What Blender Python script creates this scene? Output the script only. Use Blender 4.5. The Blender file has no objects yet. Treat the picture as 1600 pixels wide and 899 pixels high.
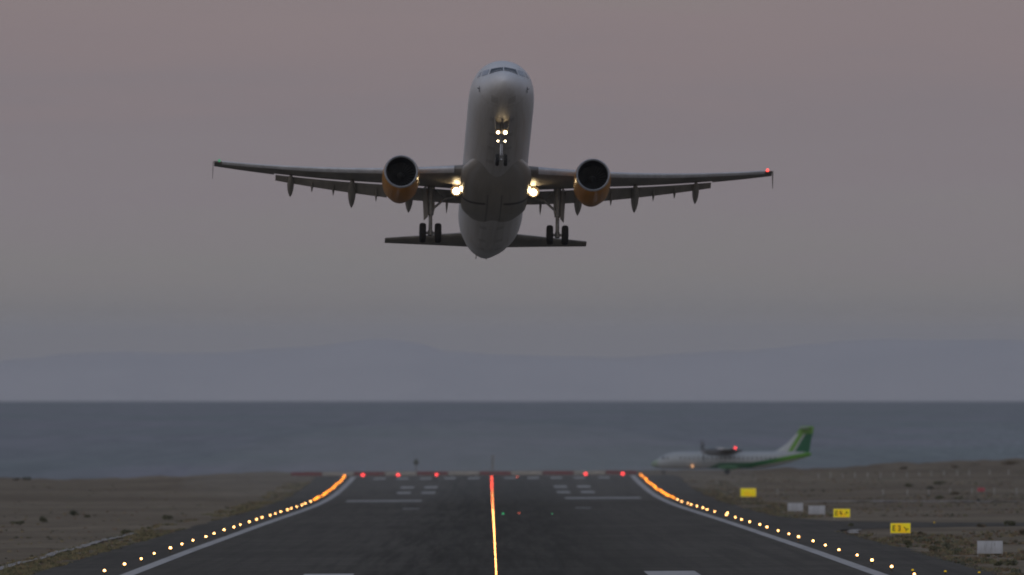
import bpy, math, random
from mathutils import Vector, Matrix, noise

random.seed(7)
C = bpy.context.scene.collection
SC = bpy.context.scene
R = math.radians

# ------------------------------------------------------------------ camera
FPX = 30500.0                       # focal length in pixels of the 1600 px wide photograph
CAM = Vector((-0.93, 0.0, 25.0))
cam_d = bpy.data.cameras.new('camera')
cam = bpy.data.objects.new('camera', cam_d)
C.objects.link(cam)
cam.location = CAM
cam_d.sensor_width = 36.0
cam_d.lens = FPX / 1600.0 * 36.0
cam_d.clip_start = 1.0
cam_d.clip_end = 400000.0
cam.rotation_euler = (math.pi / 2 + (542.0 - 449.5) / FPX, 0.0, -(800.0 - 765.0) / FPX)
cam_d.dof.use_dof = True            # a fast 686 mm lens focused on the airliner
cam_d.dof.focus_distance = 1240.0
cam_d.dof.aperture_fstop = 1.8
SC.camera = cam

# ------------------------------------------------------------------ world: dusk sky
w = bpy.data.worlds.new('World')
SC.world = w
w.use_nodes = True
nt = w.node_tree
nt.nodes.clear()
N = nt.nodes.new
L = nt.links.new


def wmath(op, a, b=None, c=None, clamp=False):
    n = N('ShaderNodeMath')
    n.operation = op
    n.use_clamp = clamp
    for i, v in enumerate((a, b, c)):
        if v is None:
            continue
        if isinstance(v, (int, float)):
            n.inputs[i].default_value = v
        else:
            L(v, n.inputs[i])
    return n.outputs[0]


SUN_EL, SUN_ROT = R(2.0), R(205.0)
tc = N('ShaderNodeTexCoord')
sep = N('ShaderNodeSeparateXYZ')
L(tc.outputs['Generated'], sep.inputs[0])
# faint stretched bands of thin cloud
mp = N('ShaderNodeMapping')
mp.inputs['Scale'].default_value = (60, 60, 620)
L(tc.outputs['Generated'], mp.inputs[0])
nz = N('ShaderNodeTexNoise')
nz.inputs['Scale'].default_value = 1.0
nz.inputs['Detail'].default_value = 4.0
L(mp.outputs[0], nz.inputs['Vector'])
wob = wmath('MULTIPLY', wmath('SUBTRACT', nz.outputs['Fac'], 0.5), 0.0085)
elev = wmath('ADD', sep.outputs['Z'], wob)
low = N('ShaderNodeMapRange')
low.inputs['From Min'].default_value = -0.002
low.inputs['From Max'].default_value = 0.020
L(elev, low.inputs['Value'])
rp = N('ShaderNodeValToRGB')
cr = rp.color_ramp
LOWSKY = [(0.00, (0.218, 0.210, 0.218)), (0.13, (0.222, 0.212, 0.215)), (0.25, (0.228, 0.213, 0.213)),
          (0.45, (0.230, 0.204, 0.218)), (0.62, (0.226, 0.196, 0.210)), (0.78, (0.243, 0.201, 0.210)),
          (0.90, (0.250, 0.205, 0.212)), (1.00, (0.246, 0.212, 0.210))]
cr.elements[0].position, cr.elements[0].color = LOWSKY[0][0], LOWSKY[0][1] + (1,)
cr.elements[1].position, cr.elements[1].color = LOWSKY[-1][0], LOWSKY[-1][1] + (1,)
for p_, c_ in LOWSKY[1:-1]:
    e_ = cr.elements.new(p_)
    e_.color = c_ + (1,)
L(low.outputs[0], rp.inputs['Fac'])
up = N('ShaderNodeValToRGB')
ur = up.color_ramp
ur.elements[0].position, ur.elements[0].color = 0.018, (0.246, 0.212, 0.210, 1)
ur.elements[1].position, ur.elements[1].color = 0.9, (0.165, 0.215, 0.340, 1)
e_ = ur.elements.new(0.10); e_.color = (0.250, 0.222, 0.235, 1)
e_ = ur.elements.new(0.30); e_.color = (0.195, 0.215, 0.285, 1)
L(sep.outputs['Z'], up.inputs['Fac'])
f1 = N('ShaderNodeMapRange')
f1.inputs['From Min'].default_value = 0.017
f1.inputs['From Max'].default_value = 0.021
L(sep.outputs['Z'], f1.inputs['Value'])
m1 = N('ShaderNodeMix'); m1.data_type = 'RGBA'
L(f1.outputs[0], m1.inputs['Factor']); L(rp.outputs[0], m1.inputs['A']); L(up.outputs[0], m1.inputs['B'])
sky = N('ShaderNodeTexSky')
sky.sky_type = 'NISHITA'
sky.sun_disc = False
sky.sun_elevation = SUN_EL
sky.sun_rotation = SUN_ROT
skys = N('ShaderNodeVectorMath'); skys.operation = 'SCALE'
skys.inputs['Scale'].default_value = 0.10
L(sky.outputs[0], skys.inputs[0])
f2 = N('ShaderNodeMapRange')
f2.inputs['From Min'].default_value = 0.05
f2.inputs['From Max'].default_value = 0.5
f2.inputs['To Max'].default_value = 0.35
L(sep.outputs['Z'], f2.inputs['Value'])
m2 = N('ShaderNodeMix'); m2.data_type = 'RGBA'
L(f2.outputs[0], m2.inputs['Factor']); L(m1.outputs['Result'], m2.inputs['A']); L(skys.outputs[0], m2.inputs['B'])
# the brighter western sky, behind the camera, where the sun has just gone
wdot = N('ShaderNodeVectorMath'); wdot.operation = 'DOT_PRODUCT'
L(tc.outputs['Generated'], wdot.inputs[0])
wdot.inputs[1].default_value = (math.sin(SUN_ROT) * 0.78, math.cos(SUN_ROT) * 0.78, 0.62)
wf = N('ShaderNodeMapRange'); wf.interpolation_type = 'SMOOTHSTEP'
wf.inputs['From Min'].default_value = 0.30
wf.inputs['From Max'].default_value = 1.0
L(wdot.outputs['Value'], wf.inputs['Value'])
wg = N('ShaderNodeMix'); wg.data_type = 'RGBA'; wg.blend_type = 'ADD'
L(wf.outputs[0], wg.inputs['Factor']); L(m2.outputs['Result'], wg.inputs['A'])
wg.inputs['B'].default_value = (0.30, 0.295, 0.295, 1)
bg = N('ShaderNodeBackground')
bg.inputs['Strength'].default_value = 1.0
L(wg.outputs['Result'], bg.inputs['Color'])
wo = N('ShaderNodeOutputWorld')
L(bg.outputs[0], wo.inputs['Surface'])

# ------------------------------------------------------------------ last glow of the sun, behind the camera
sun_d = bpy.data.lights.new('sun', 'SUN')
sun = bpy.data.objects.new('sun', sun_d)
C.objects.link(sun)
sun_d.energy = 0.06
sun_d.angle = R(14)
sun_d.color = (1.0, 0.80, 0.62)
az = SUN_ROT
sdir = Vector((math.sin(az) * math.cos(SUN_EL), math.cos(az) * math.cos(SUN_EL), math.sin(SUN_EL)))
sun.rotation_euler = (-sdir).to_track_quat('-Z', 'Y').to_euler()

vs = SC.view_settings
SC.display_settings.display_device = 'sRGB'
vs.view_transform = 'Standard'
vs.look = 'None'
vs.gamma = 1.0
vs.exposure = 0.0
vs.use_curve_mapping = False
cy = SC.cycles
cy.max_bounces = 5
cy.diffuse_bounces = 3
cy.glossy_bounces = 3
cy.transmission_bounces = 3
cy.volume_bounces = 0
cy.sample_clamp_indirect = 4.0
cy.use_denoising = True
cy.pixel_filter_type = 'BLACKMAN_HARRIS'
cy.filter_width = 1.9


# ================================================================== materials
def srgb(r, g, b):
    f = lambda v: (v / 12.92 if v <= 0.04045 else ((v + 0.055) / 1.055) ** 2.4)
    return (f(r / 255), f(g / 255), f(b / 255))


class Mat:
    def __init__(s, name, base=(0.5, 0.5, 0.5), rough=0.6, spec=0.5, metal=0.0, coat=0.0):
        s.m = bpy.data.materials.new(name)
        s.m.use_nodes = True
        s.t = s.m.node_tree
        s.b = s.t.nodes['Principled BSDF']
        s.b.inputs['Base Color'].default_value = tuple(base) + (1,)
        s.b.inputs['Roughness'].default_value = rough
        s.b.inputs['Specular IOR Level'].default_value = spec
        s.b.inputs['Metallic'].default_value = metal
        s.b.inputs['Coat Weight'].default_value = coat
        s.tc = None

    def n(s, t, **k):
        o = s.t.nodes.new(t)
        for a, v in k.items():
            setattr(o, a, v)
        return o

    def l(s, a, b):
        s.t.links.new(a, b)

    def coords(s):
        if s.tc is None:
            s.tc = s.n('ShaderNodeTexCoord')
        return s.tc.outputs['Object']

    def noise(s, scale, detail=4, rough=0.55, seed=0.0):
        mp_ = s.n('ShaderNodeMapping')
        mp_.inputs['Scale'].default_value = scale
        mp_.inputs['Location'].default_value = (seed * 3.1, seed * 1.7, seed * 0.9)
        s.l(s.coords(), mp_.inputs[0])
        nz_ = s.n('ShaderNodeTexNoise')
        nz_.inputs['Scale'].default_value = 1.0
        nz_.inputs['Detail'].default_value = detail
        nz_.inputs['Roughness'].default_value = rough
        s.l(mp_.outputs[0], nz_.inputs['Vector'])
        return nz_.outputs['Fac']

    def rng(s, v, a, b, c=0.0, d=1.0, smooth=True):
        mr = s.n('ShaderNodeMapRange')
        if smooth:
            mr.interpolation_type = 'SMOOTHSTEP'
        mr.inputs['From Min'].default_value = a
        mr.inputs['From Max'].default_value = b
        mr.inputs['To Min'].default_value = c
        mr.inputs['To Max'].default_value = d
        s.l(v, mr.inputs['Value'])
        return mr.outputs[0]

    def math(s, op, a, b=None):
        o = s.n('ShaderNodeMath', operation=op)
        for i, v in enumerate((a, b)):
            if v is None:
                continue
            if isinstance(v, (int, float)):
                o.inputs[i].default_value = v
            else:
                s.l(v, o.inputs[i])
        return o.outputs[0]

    def mix(s, f, a, b, blend='MIX'):
        o = s.n('ShaderNodeMix', data_type='RGBA', blend_type=blend)
        for k, v in (('Factor', f), ('A', a), ('B', b)):
            if isinstance(v, (int, float)):
                o.inputs[k].default_value = v
            elif isinstance(v, tuple):
                o.inputs[k].default_value = v + (1,)
            else:
                s.l(v, o.inputs[k])
        return o.outputs['Result']

    def color(s, v):
        s.l(v, s.b.inputs['Base Color'])

    def bump(s, h, strength=0.3, dist=0.1):
        o = s.n('ShaderNodeBump')
        o.inputs['Strength'].default_value = strength
        o.inputs['Distance'].default_value = dist
        s.l(h, o.inputs['Height'])
        s.l(o.outputs[0], s.b.inputs['Normal'])

    def xyz(s):
        o = s.n('ShaderNodeSeparateXYZ')
        s.l(s.coords(), o.inputs[0])
        return o.outputs


def weathered(name, base, rough=0.5, var=0.25, scale=(1.5, 1.5, 1.5), **k):
    m = Mat(name, base, rough, **k)
    f = m.noise(scale, 6, 0.65, seed=len(bpy.data.materials))
    dark = tuple(c * (1 - var) for c in base)
    lite = tuple(min(1, c * (1 + var * 0.6)) for c in base)
    m.color(m.mix(m.rng(f, 0.3, 0.7), dark, lite))
    m.l(m.rng(f, 0.2, 0.8, rough * 0.85, min(1, rough * 1.2)), m.b.inputs['Roughness'])
    return m.m


def emitter(name, col, strength):
    m = Mat(name, (0.02, 0.02, 0.02), 0.3)
    m.b.inputs['Emission Color'].default_value = tuple(col) + (1,)
    m.b.inputs['Emission Strength'].default_value = strength
    return m.m


# --- asphalt with tyre rubber along the middle
def make_asphalt(name, wide):
    m = Mat(name, (0.1, 0.1, 0.1), 0.9, 0.06)
    o = m.xyz()
    X, Y = o['X'], o['Y']
    big = m.noise((0.06, 0.012, 1), 4, 0.6, 1)
    grain = m.noise((2.2, 0.35, 1), 5, 0.7, 2)
    streak = m.noise((1.1, 0.006, 1), 4, 0.6, 3)
    trans = m.noise((0.03, 0.09, 1), 3, 0.5, 4)
    base = m.mix(m.rng(big, 0.3, 0.7), (0.090, 0.081, 0.066), (0.124, 0.112, 0.092))
    base = m.mix(m.rng(trans, 0.45, 0.60, 0.0, 0.60), base, (0.072, 0.065, 0.053))
    base = m.mix(m.rng(grain, 0.35, 0.75, 0.0, 0.50), base, (0.150, 0.136, 0.112))
    base = m.mix(m.rng(streak, 0.42, 0.68, 0.0, 0.45), base, (0.062, 0.057, 0.047))
    if wide:
        wobx = m.math('ADD', X, m.math('MULTIPLY', m.math('SUBTRACT', streak, 0.5), 9.0))
        ax = m.math('ABSOLUTE', m.math('SUBTRACT', wobx, 0.6))
        rub = m.rng(ax, 3.0, 13.5, 1.0, 0.0)
        rub = m.math('MULTIPLY', rub, m.rng(streak, 0.25, 0.75, 0.45, 1.1))
        base = m.mix(m.math('MULTIPLY', rub, 0.80), base, (0.040, 0.037, 0.028))
        # paving joints and repairs that cross the runway
        ym = m.math('FRACT', m.math('MULTIPLY', Y, 1 / 61.0))
        j = m.rng(m.math('ABSOLUTE', m.math('SUBTRACT', ym, 0.5)), 0.0, 0.03, 1.0, 0.0)
        base = m.mix(m.math('MULTIPLY', j, m.rng(grain, 0.42, 0.6, 0.0, 0.22)), base, (0.21, 0.205, 0.2))
        lane = m.math('FRACT', m.math('MULTIPLY', X, 1 / 7.5))
        lj = m.rng(m.math('ABSOLUTE', m.math('SUBTRACT', lane, 0.5)), 0.0, 0.015, 0.35, 0.0)
        base = m.mix(lj, base, (0.06, 0.06, 0.058))
    m.color(base)
    m.bump(grain, 0.15, 0.03)
    return m.m


M = {}
M['asphalt'] = make_asphalt('runway asphalt', True)
M['asphalt_plain'] = make_asphalt('taxiway asphalt', False)

m = Mat('dry soil', (0.25, 0.22, 0.2), 0.95, 0.03)
a = m.noise((0.016, 0.011, 1), 5, 0.6, 5)
b_ = m.noise((0.35, 0.07, 1), 6, 0.68, 6)
c_ = m.noise((1.6, 0.28, 1), 5, 0.7, 7)
g_ = m.noise((0.10, 0.03, 1), 5, 0.65, 8)
col = m.mix(m.rng(a, 0.35, 0.65), (0.195, 0.152, 0.104), (0.295, 0.240, 0.168))
col = m.mix(m.rng(b_, 0.38, 0.66, 0.0, 0.50), col, (0.155, 0.126, 0.094))
col = m.mix(m.rng(g_, 0.55, 0.72, 0.0, 0.55), col, (0.165, 0.168, 0.100))
col = m.mix(m.rng(c_, 0.52, 0.75, 0.0, 0.40), col, (0.125, 0.102, 0.074))
col = m.mix(m.rng(c_, 0.45, 0.25, 0.0, 0.35), col, (0.34, 0.29, 0.225))
m.color(col)
m.bump(c_, 0.5, 0.2)
M['soil'] = m.m


def make_paint(name, base, worn):
    m = Mat(name, base, 0.8, 0.1)
    f = m.noise((1.8, 0.25, 1), 6, 0.75, 11)
    g = m.noise((0.2, 0.03, 1), 4, 0.6, 12)
    k = m.math('ADD', m.rng(f, 0.45, 0.75, 0.0, 0.5), m.rng(g, 0.45, 0.7, 0.0, 0.4))
    m.color(m.mix(m.math('MULTIPLY', k, worn), base, (0.20, 0.195, 0.19)))
    return m.m


M['line_white'] = make_paint('runway white paint', (0.52, 0.50, 0.475), 0.75)
M['line_worn'] = make_paint('worn white paint', (0.42, 0.41, 0.385), 0.95)
M['concrete'] = weathered('pale concrete', (0.36, 0.33, 0.30), 0.85, 0.30, (0.5, 0.05, 1))

m = Mat('sea water', (0.05, 0.06, 0.075), 0.6, 0.12)
a = m.noise((0.10, 0.0026, 1), 6, 0.65, 21)
b_ = m.noise((0.006, 0.00045, 1), 4, 0.6, 22)
c_ = m.noise((0.55, 0.02, 1), 4, 0.7, 23)
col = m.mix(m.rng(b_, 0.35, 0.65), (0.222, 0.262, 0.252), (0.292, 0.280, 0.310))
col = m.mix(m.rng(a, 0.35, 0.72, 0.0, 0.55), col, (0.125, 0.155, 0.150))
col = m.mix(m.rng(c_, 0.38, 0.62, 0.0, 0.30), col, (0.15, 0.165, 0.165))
ox = m.xyz()
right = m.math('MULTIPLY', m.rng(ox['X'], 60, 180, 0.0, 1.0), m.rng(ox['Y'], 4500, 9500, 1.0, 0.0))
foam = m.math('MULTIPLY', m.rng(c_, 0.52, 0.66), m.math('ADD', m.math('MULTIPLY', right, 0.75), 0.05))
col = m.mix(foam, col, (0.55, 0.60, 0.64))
m.color(col)
M['sea'] = m.m

m = Mat('far rock with painted haze', (0.2, 0.19, 0.18), 0.95, 0.1)
m.color(m.mix(m.rng(m.noise((0.0012, 0.0012, 0.004), 5), 0.35, 0.65), (0.66, 0.63, 0.61), (0.72, 0.68, 0.655)))  # distance haze is painted into the pale rock colour
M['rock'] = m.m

# --- aircraft
m = Mat('white aircraft paint', (0.74, 0.74, 0.75), 0.48, 0.4, coat=0.08)
o = m.xyz()
X, Y, Z = o['X'], o['Y'], o['Z']
dirt = m.noise((1.4, 0.22, 1.4), 6, 0.68, 31)
streaks = m.noise((5.0, 0.12, 5.0), 4, 0.6, 32)
col = m.mix(m.rng(dirt, 0.35, 0.7, 0.0, 0.35), (0.74, 0.74, 0.75), (0.58, 0.565, 0.545))
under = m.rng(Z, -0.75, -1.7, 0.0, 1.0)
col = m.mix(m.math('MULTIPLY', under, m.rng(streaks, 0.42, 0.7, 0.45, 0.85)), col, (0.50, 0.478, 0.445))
# a row of small cabin windows down each side
wy = m.math('FRACT', m.math('MULTIPLY', Y, 1 / 0.533))
win = m.math('MULTIPLY', m.rng(m.math('ABSOLUTE', m.math('SUBTRACT', wy, 0.5)), 0.17, 0.23, 1.0, 0.0),
             m.rng(m.math('ABSOLUTE', m.math('SUBTRACT', Z, 0.52)), 0.14, 0.18, 1.0, 0.0))
win = m.math('MULTIPLY', win, m.math('MULTIPLY', m.rng(Y, 6.0, 6.1), m.rng(Y, 36.4, 36.5, 1.0, 0.0)))
win = m.math('MULTIPLY', win, m.rng(m.math('ABSOLUTE', X), 1.2, 1.3))
col = m.mix(win, col, (0.03, 0.035, 0.04))
# pale lap joints that run along the lower flanks, dark access panels under the belly
for xl, wl in ((1.28, 0.020), (1.70, 0.022)):
    lj_ = m.rng(m.math('ABSOLUTE', m.math('SUBTRACT', m.math('ABSOLUTE', X), xl)), wl * 0.5, wl * 1.5, 0.55, 0.0)
    lj_ = m.math('MULTIPLY', lj_, m.math('MULTIPLY', m.rng(Z, -0.5, -0.6), m.rng(dirt, 0.4, 0.55)))
    col = m.mix(lj_, col, (0.74, 0.73, 0.71))
hat = m.math('MULTIPLY', m.rng(m.math('ABSOLUTE', m.math('SUBTRACT', m.math('FRACT', m.math('MULTIPLY', Y, 1 / 2.9)), 0.5)), 0.10, 0.12, 1.0, 0.0),
             m.rng(m.math('ABSOLUTE', m.math('SUBTRACT', m.math('ABSOLUTE', X), 0.52)), 0.20, 0.23, 1.0, 0.0))
hat = m.math('MULTIPLY', hat, m.rng(Z, -1.2, -1.3))
col = m.mix(m.math('MULTIPLY', hat, 0.30), col, (0.22, 0.205, 0.18))
# panel joints round the fuselage
pj = m.math('FRACT', m.math('MULTIPLY', Y, 1 / 4.26))
pj = m.rng(m.math('ABSOLUTE', m.math('SUBTRACT', pj, 0.5)), 0.0, 0.009, 0.55, 0.0)
col = m.mix(pj, col, (0.30, 0.30, 0.30))
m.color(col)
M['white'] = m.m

m = Mat('belly fairing paint', (0.5, 0.5, 0.5), 0.38, 0.5, coat=0.2)
o = m.xyz()
dirt = m.noise((1.6, 0.3, 1.6), 6, 0.7, 35)
stk = m.noise((6.0, 0.15, 3.0), 4, 0.6, 36)
col = m.mix(m.rng(dirt, 0.32, 0.7, 0.0, 0.6), (0.43, 0.405, 0.36), (0.31, 0.285, 0.245))
col = m.mix(m.rng(stk, 0.5, 0.75, 0.0, 0.5), col, (0.23, 0.215, 0.195))
gap = m.rng(m.math('ABSOLUTE', m.math('SUBTRACT', o['Y'], 20.9)), 0.12, 0.30, 0.9, 0.0)
gap = m.math('MULTIPLY', gap, m.rng(m.math('ABSOLUTE', o['X']), 0.45, 0.65))
col = m.mix(gap, col, (0.045, 0.035, 0.03))
col = m.mix(m.rng(o['Y'], 18.6, 15.2, 0.0, 0.75), col, (0.50, 0.48, 0.45))
keel = m.rng(m.math('ABSOLUTE', m.math('SUBTRACT', m.math('ABSOLUTE', m.math('ADD', o['X'], 0.02)), 0.42)), 0.02, 0.06, 0.7, 0.0)
keel = m.math('MULTIPLY', keel, m.rng(o['Y'], 19.0, 19.3))
col = m.mix(keel, col, (0.10, 0.095, 0.09))
m.color(col)
M['belly'] = m.m

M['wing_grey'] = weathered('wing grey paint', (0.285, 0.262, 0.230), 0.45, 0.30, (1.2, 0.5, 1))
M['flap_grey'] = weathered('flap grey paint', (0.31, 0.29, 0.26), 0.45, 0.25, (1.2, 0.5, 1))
M['slat_metal'] = weathered('slat pale paint', (0.66, 0.67, 0.70), 0.32, 0.15, (2, 1, 2), metal=0.15)
M['lip_metal'] = weathered('bare inlet lip', (0.46, 0.47, 0.49), 0.30, 0.15, (3, 3, 3), metal=0.45)
m = Mat('orange nacelle paint', (0.58, 0.25, 0.03), 0.35, 0.5, coat=0.3)
f = m.noise((6, 0.4, 6), 5, 0.65, 41)
col = m.mix(m.rng(f, 0.4, 0.72, 0.0, 0.45), (0.56, 0.235, 0.022), (0.36, 0.145, 0.018))
ang = m.math('ABSOLUTE', m.math('SUBTRACT', m.math('FRACT', m.math('MULTIPLY', m.xyz()['Y'], 1 / 1.55)), 0.5))
col = m.mix(m.rng(ang, 0.0, 0.015, 0.5, 0.0), col, (0.16, 0.08, 0.03))
m.color(col)
M['orange'] = m.m
M['dark'] = weathered('dark duct lining', (0.020, 0.020, 0.020), 0.6, 0.3)
M['blade'] = weathered('fan blade titanium', (0.13, 0.13, 0.125), 0.4, 0.3, metal=0.6)
M['tyre'] = weathered('tyre rubber', (0.020, 0.019, 0.018), 0.85, 0.4, (3, 3, 3))
M['hub'] = weathered('wheel hub', (0.36, 0.36, 0.37), 0.45, 0.25, metal=0.3)
M['strut'] = weathered('gear strut paint', (0.27, 0.265, 0.25), 0.4, 0.3, (3, 3, 3), metal=0.2)
M['oleo'] = weathered('chromed oleo', (0.75, 0.77, 0.80), 0.2, 0.1, metal=0.6)
M['glass'] = weathered('dark cockpit glass', (0.018, 0.022, 0.026), 0.12, 0.2, spec=0.6)
M['glass_pale'] = weathered('side glass with painted sky', (0.40, 0.42, 0.46), 0.12, 0.1, spec=0.8)  # pale base colour paints in the reflected sky
M['bowl'] = weathered('dull lamp surround flared for halo', (0.085, 0.065, 0.045), 0.7, 0.2, (8, 8, 8), spec=0.1)  # for added lamp surrounds that catch lamp light as a halo
M['land_lamp'] = emitter('landing lamp', (1.0, 0.74, 0.40), 30.0)
M['nose_lamp'] = emitter('take off lamp', (1.0, 0.74, 0.40), 18.0)
M['land_small'] = emitter('turnoff lamp', (1.0, 0.78, 0.48), 16.0)
M['nav_red'] = emitter('red navigation lamp', (1.0, 0.06, 0.05), 3.2)
M['nav_green'] = emitter('green navigation lamp', (0.2, 0.7, 0.4), 0.35)
# --- airfield
M['lamp_case'] = weathered('dark lamp casing', (0.10, 0.085, 0.05), 0.6, 0.3, (8, 8, 8))
M['edge_warm'] = emitter('edge lamp warm white', (1.0, 0.48, 0.15), 11.0)
M['edge_amber'] = emitter('edge lamp amber', (1.0, 0.29, 0.02), 6.0)
M['cl_warm'] = emitter('centre lamp warm white', (1.0, 0.40, 0.10), 14.0)
M['cl_red'] = emitter('centre lamp red', (1.0, 0.07, 0.03), 7.0)
M['end_red'] = emitter('end lamp red', (1.0, 0.05, 0.05), 3.6)
M['tiny_green'] = emitter('green lamp', (0.03, 0.8, 0.25), 1.4)
M['tiny_red'] = emitter('small red lamp', (1.0, 0.16, 0.08), 3.0)
M['board_white'] = weathered('weathered white board', (0.56, 0.575, 0.60), 0.6, 0.16, (3, 3, 0.4))
m = Mat('lit yellow sign face', (0.80, 0.55, 0.01), 0.5, 0.4)
f = m.noise((1.1, 1.1, 1.1), 2, 0.5, 51)
col = m.mix(m.rng(f, 0.35, 0.65), (0.72, 0.60, 0.008), (0.84, 0.52, 0.008))
m.color(col)
m.l(col, m.b.inputs['Emission Color'])
m.b.inputs['Emission Strength'].default_value = 0.32
M['sign_yellow'] = m.m
M['sign_black'] = weathered('sign black', (0.02, 0.02, 0.018), 0.6, 0.2)
M['galv'] = weathered('galvanised steel', (0.42, 0.42, 0.42), 0.5, 0.25, (6, 6, 6), metal=0.2)
M['post_white'] = weathered('white post', (0.40, 0.39, 0.36), 0.7, 0.25, (4, 4, 4))
M['bar_red'] = weathered('red barrier paint', (0.24, 0.030, 0.030), 0.6, 0.35, (0.8, 0.8, 2))
M['bar_white'] = weathered('cream barrier paint', (0.46, 0.42, 0.36), 0.6, 0.30, (0.8, 0.8, 2))
M['pink'] = weathered('pink red board', (0.55, 0.10, 0.12), 0.6, 0.2)
M['green_paint'] = weathered('green livery paint', (0.030, 0.20, 0.050), 0.4, 0.25, coat=0.3)
M['lime_paint'] = weathered('lime livery paint', (0.16, 0.42, 0.03), 0.4, 0.2, coat=0.3)
M['plain_white'] = weathered('plain white paint', (0.48, 0.51, 0.52), 0.35, 0.12, coat=0.3)
M['prop_grey'] = weathered('dark grey nacelle paint', (0.11, 0.11, 0.11), 0.5, 0.2)
M['black_paint'] = weathered('black paint', (0.03, 0.03, 0.03), 0.5, 0.2)


def leaf(name, c):
    m = Mat(name, c, 0.8, 0.2)
    f = m.noise((1.3, 0.5, 2.0), 3, 0.6, len(bpy.data.materials))
    m.color(m.mix(m.rng(f, 0.3, 0.7), tuple(v * 0.6 for v in c), tuple(v * 1.35 for v in c)))
    return m.m


M['leaf_dark'] = leaf('dark green scrub', (0.085, 0.090, 0.050))
M['leaf_olive'] = leaf('olive scrub', (0.235, 0.225, 0.125))
M['leaf_grey'] = leaf('grey green scrub', (0.195, 0.205, 0.150))
M['leaf_dry'] = leaf('dry yellow grass', (0.33, 0.27, 0.145))
M['leaf_rust'] = leaf('rust coloured weeds', (0.26, 0.185, 0.12))
M['twig'] = leaf('twig bark', (0.09, 0.07, 0.05))


# ================================================================== mesh helpers
class MB:
    def __init__(s):
        s.v, s.f, s.mi = [], [], []

    def add(s, vs, fs, mat=0):
        o = len(s.v)
        s.v += [tuple(p) for p in vs]
        s.f += [tuple(i + o for i in f) for f in fs]
        s.mi += [mat] * len(fs)
        return s

    def box(s, c, d, mat=0, rot=None, bev=0.0):
        cx, cy_, cz = c
        hx, hy, hz = d[0] / 2, d[1] / 2, d[2] / 2
        P = []
        b = min(bev, hx * 0.9, hy * 0.9, hz * 0.9)
        if b <= 0:
            for z in (-hz, hz):
                for x, y in ((-hx, -hy), (hx, -hy), (hx, hy), (-hx, hy)):
                    P.append(Vector((x, y, z)))
            F = [(3, 2, 1, 0), (4, 5, 6, 7), (0, 1, 5, 4), (1, 2, 6, 5), (2, 3, 7, 6), (3, 0, 4, 7)]
        else:
            F = []
            ring = lambda hx_, hy_, z: [Vector((x, y, z)) for x, y in (
                (-hx_ + b, -hy_), (hx_ - b, -hy_), (hx_, -hy_ + b), (hx_, hy_ - b),
                (hx_ - b, hy_), (-hx_ + b, hy_), (-hx_, hy_ - b), (-hx_, -hy_ + b))]
            rs = [ring(hx - b * 0.6, hy - b * 0.6, -hz), ring(hx, hy, -hz + b), ring(hx, hy, hz - b), ring(hx - b * 0.6, hy - b * 0.6, hz)]
            for r_ in rs:
                P += r_
            for k in range(3):
                for i in range(8):
                    j = (i + 1) % 8
                    F.append((k * 8 + i, k * 8 + j, (k + 1) * 8 + j, (k + 1) * 8 + i))
            F.append(tuple(range(7, -1, -1)))
            F.append(tuple(range(24, 32)))
        if rot is not None:
            P = [rot @ p for p in P]
        return s.add([(p.x + cx, p.y + cy_, p.z + cz) for p in P], F, mat)

    def loft(s, rings, cap0=True, cap1=True, mat=0, closed=True):
        n = len(rings[0])
        vs = [p for r_ in rings for p in r_]
        fs = []
        for k in range(len(rings) - 1):
            for i in range(n if closed else n - 1):
                j = (i + 1) % n
                fs.append((k * n + i, k * n + j, (k + 1) * n + j, (k + 1) * n + i))
        if cap0:
            fs.append(tuple(range(n - 1, -1, -1)))
        if cap1:
            fs.append(tuple((len(rings) - 1) * n + i for i in range(n)))
        return s.add(vs, fs, mat)

    def tube(s, pts, rad, seg=10, mat=0):
        pts = [Vector(p) for p in pts]
        rads = rad if isinstance(rad, (list, tuple)) else [rad] * len(pts)
        rings = []
        for i, p in enumerate(pts):
            d = (pts[min(i + 1, len(pts) - 1)] - pts[max(i - 1, 0)]).normalized()
            u = d.cross(Vector((0, 0, 1)) if abs(d.z) < 0.9 else Vector((0, 1, 0))).normalized()
            v = d.cross(u)
            rings.append([p + (u * math.cos(2 * math.pi * k / seg) + v * math.sin(2 * math.pi * k / seg)) * rads[i] for k in range(seg)])
        return s.loft(rings, mat=mat)

    def lathe(s, prof, origin, axis='Y', seg=32, mat=0, cap0=True, cap1=True):
        """prof: (distance along axis, radius)"""
        rings = []
        ox, oy, oz = origin
        for t, r_ in prof:
            ring = []
            for k in range(seg):
                a_ = 2 * math.pi * k / seg
                c, d = r_ * math.cos(a_), r_ * math.sin(a_)
                ring.append({'Y': (ox + c, oy + t, oz + d), 'X': (ox + t, oy + c, oz + d), 'Z': (ox + c, oy + d, oz + t)}[axis])
            rings.append(ring)
        return s.loft(rings, cap0, cap1, mat)

    def build(s, name, mats, parent=None, smooth=True, auto=35, link=True):
        me = bpy.data.meshes.new(name)
        me.from_pydata(s.v, [], s.f)
        for mt in (mats if isinstance(mats, (list, tuple)) else [mats]):
            me.materials.append(mt)
        me.polygons.foreach_set('material_index', s.mi)
        import bmesh
        bm = bmesh.new()
        bm.from_mesh(me)
        bmesh.ops.recalc_face_normals(bm, faces=bm.faces)
        if smooth:
            for f in bm.faces:
                f.smooth = True
            lim = math.radians(auto)
            for e in bm.edges:
                if len(e.link_faces) == 2 and e.calc_face_angle(0) > lim:
                    e.smooth = False
        bm.to_mesh(me)
        bm.free()
        o = bpy.data.objects.new(name, me)
        if link:
            C.objects.link(o)
        if parent is not None:
            o.parent = parent
        return o


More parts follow.
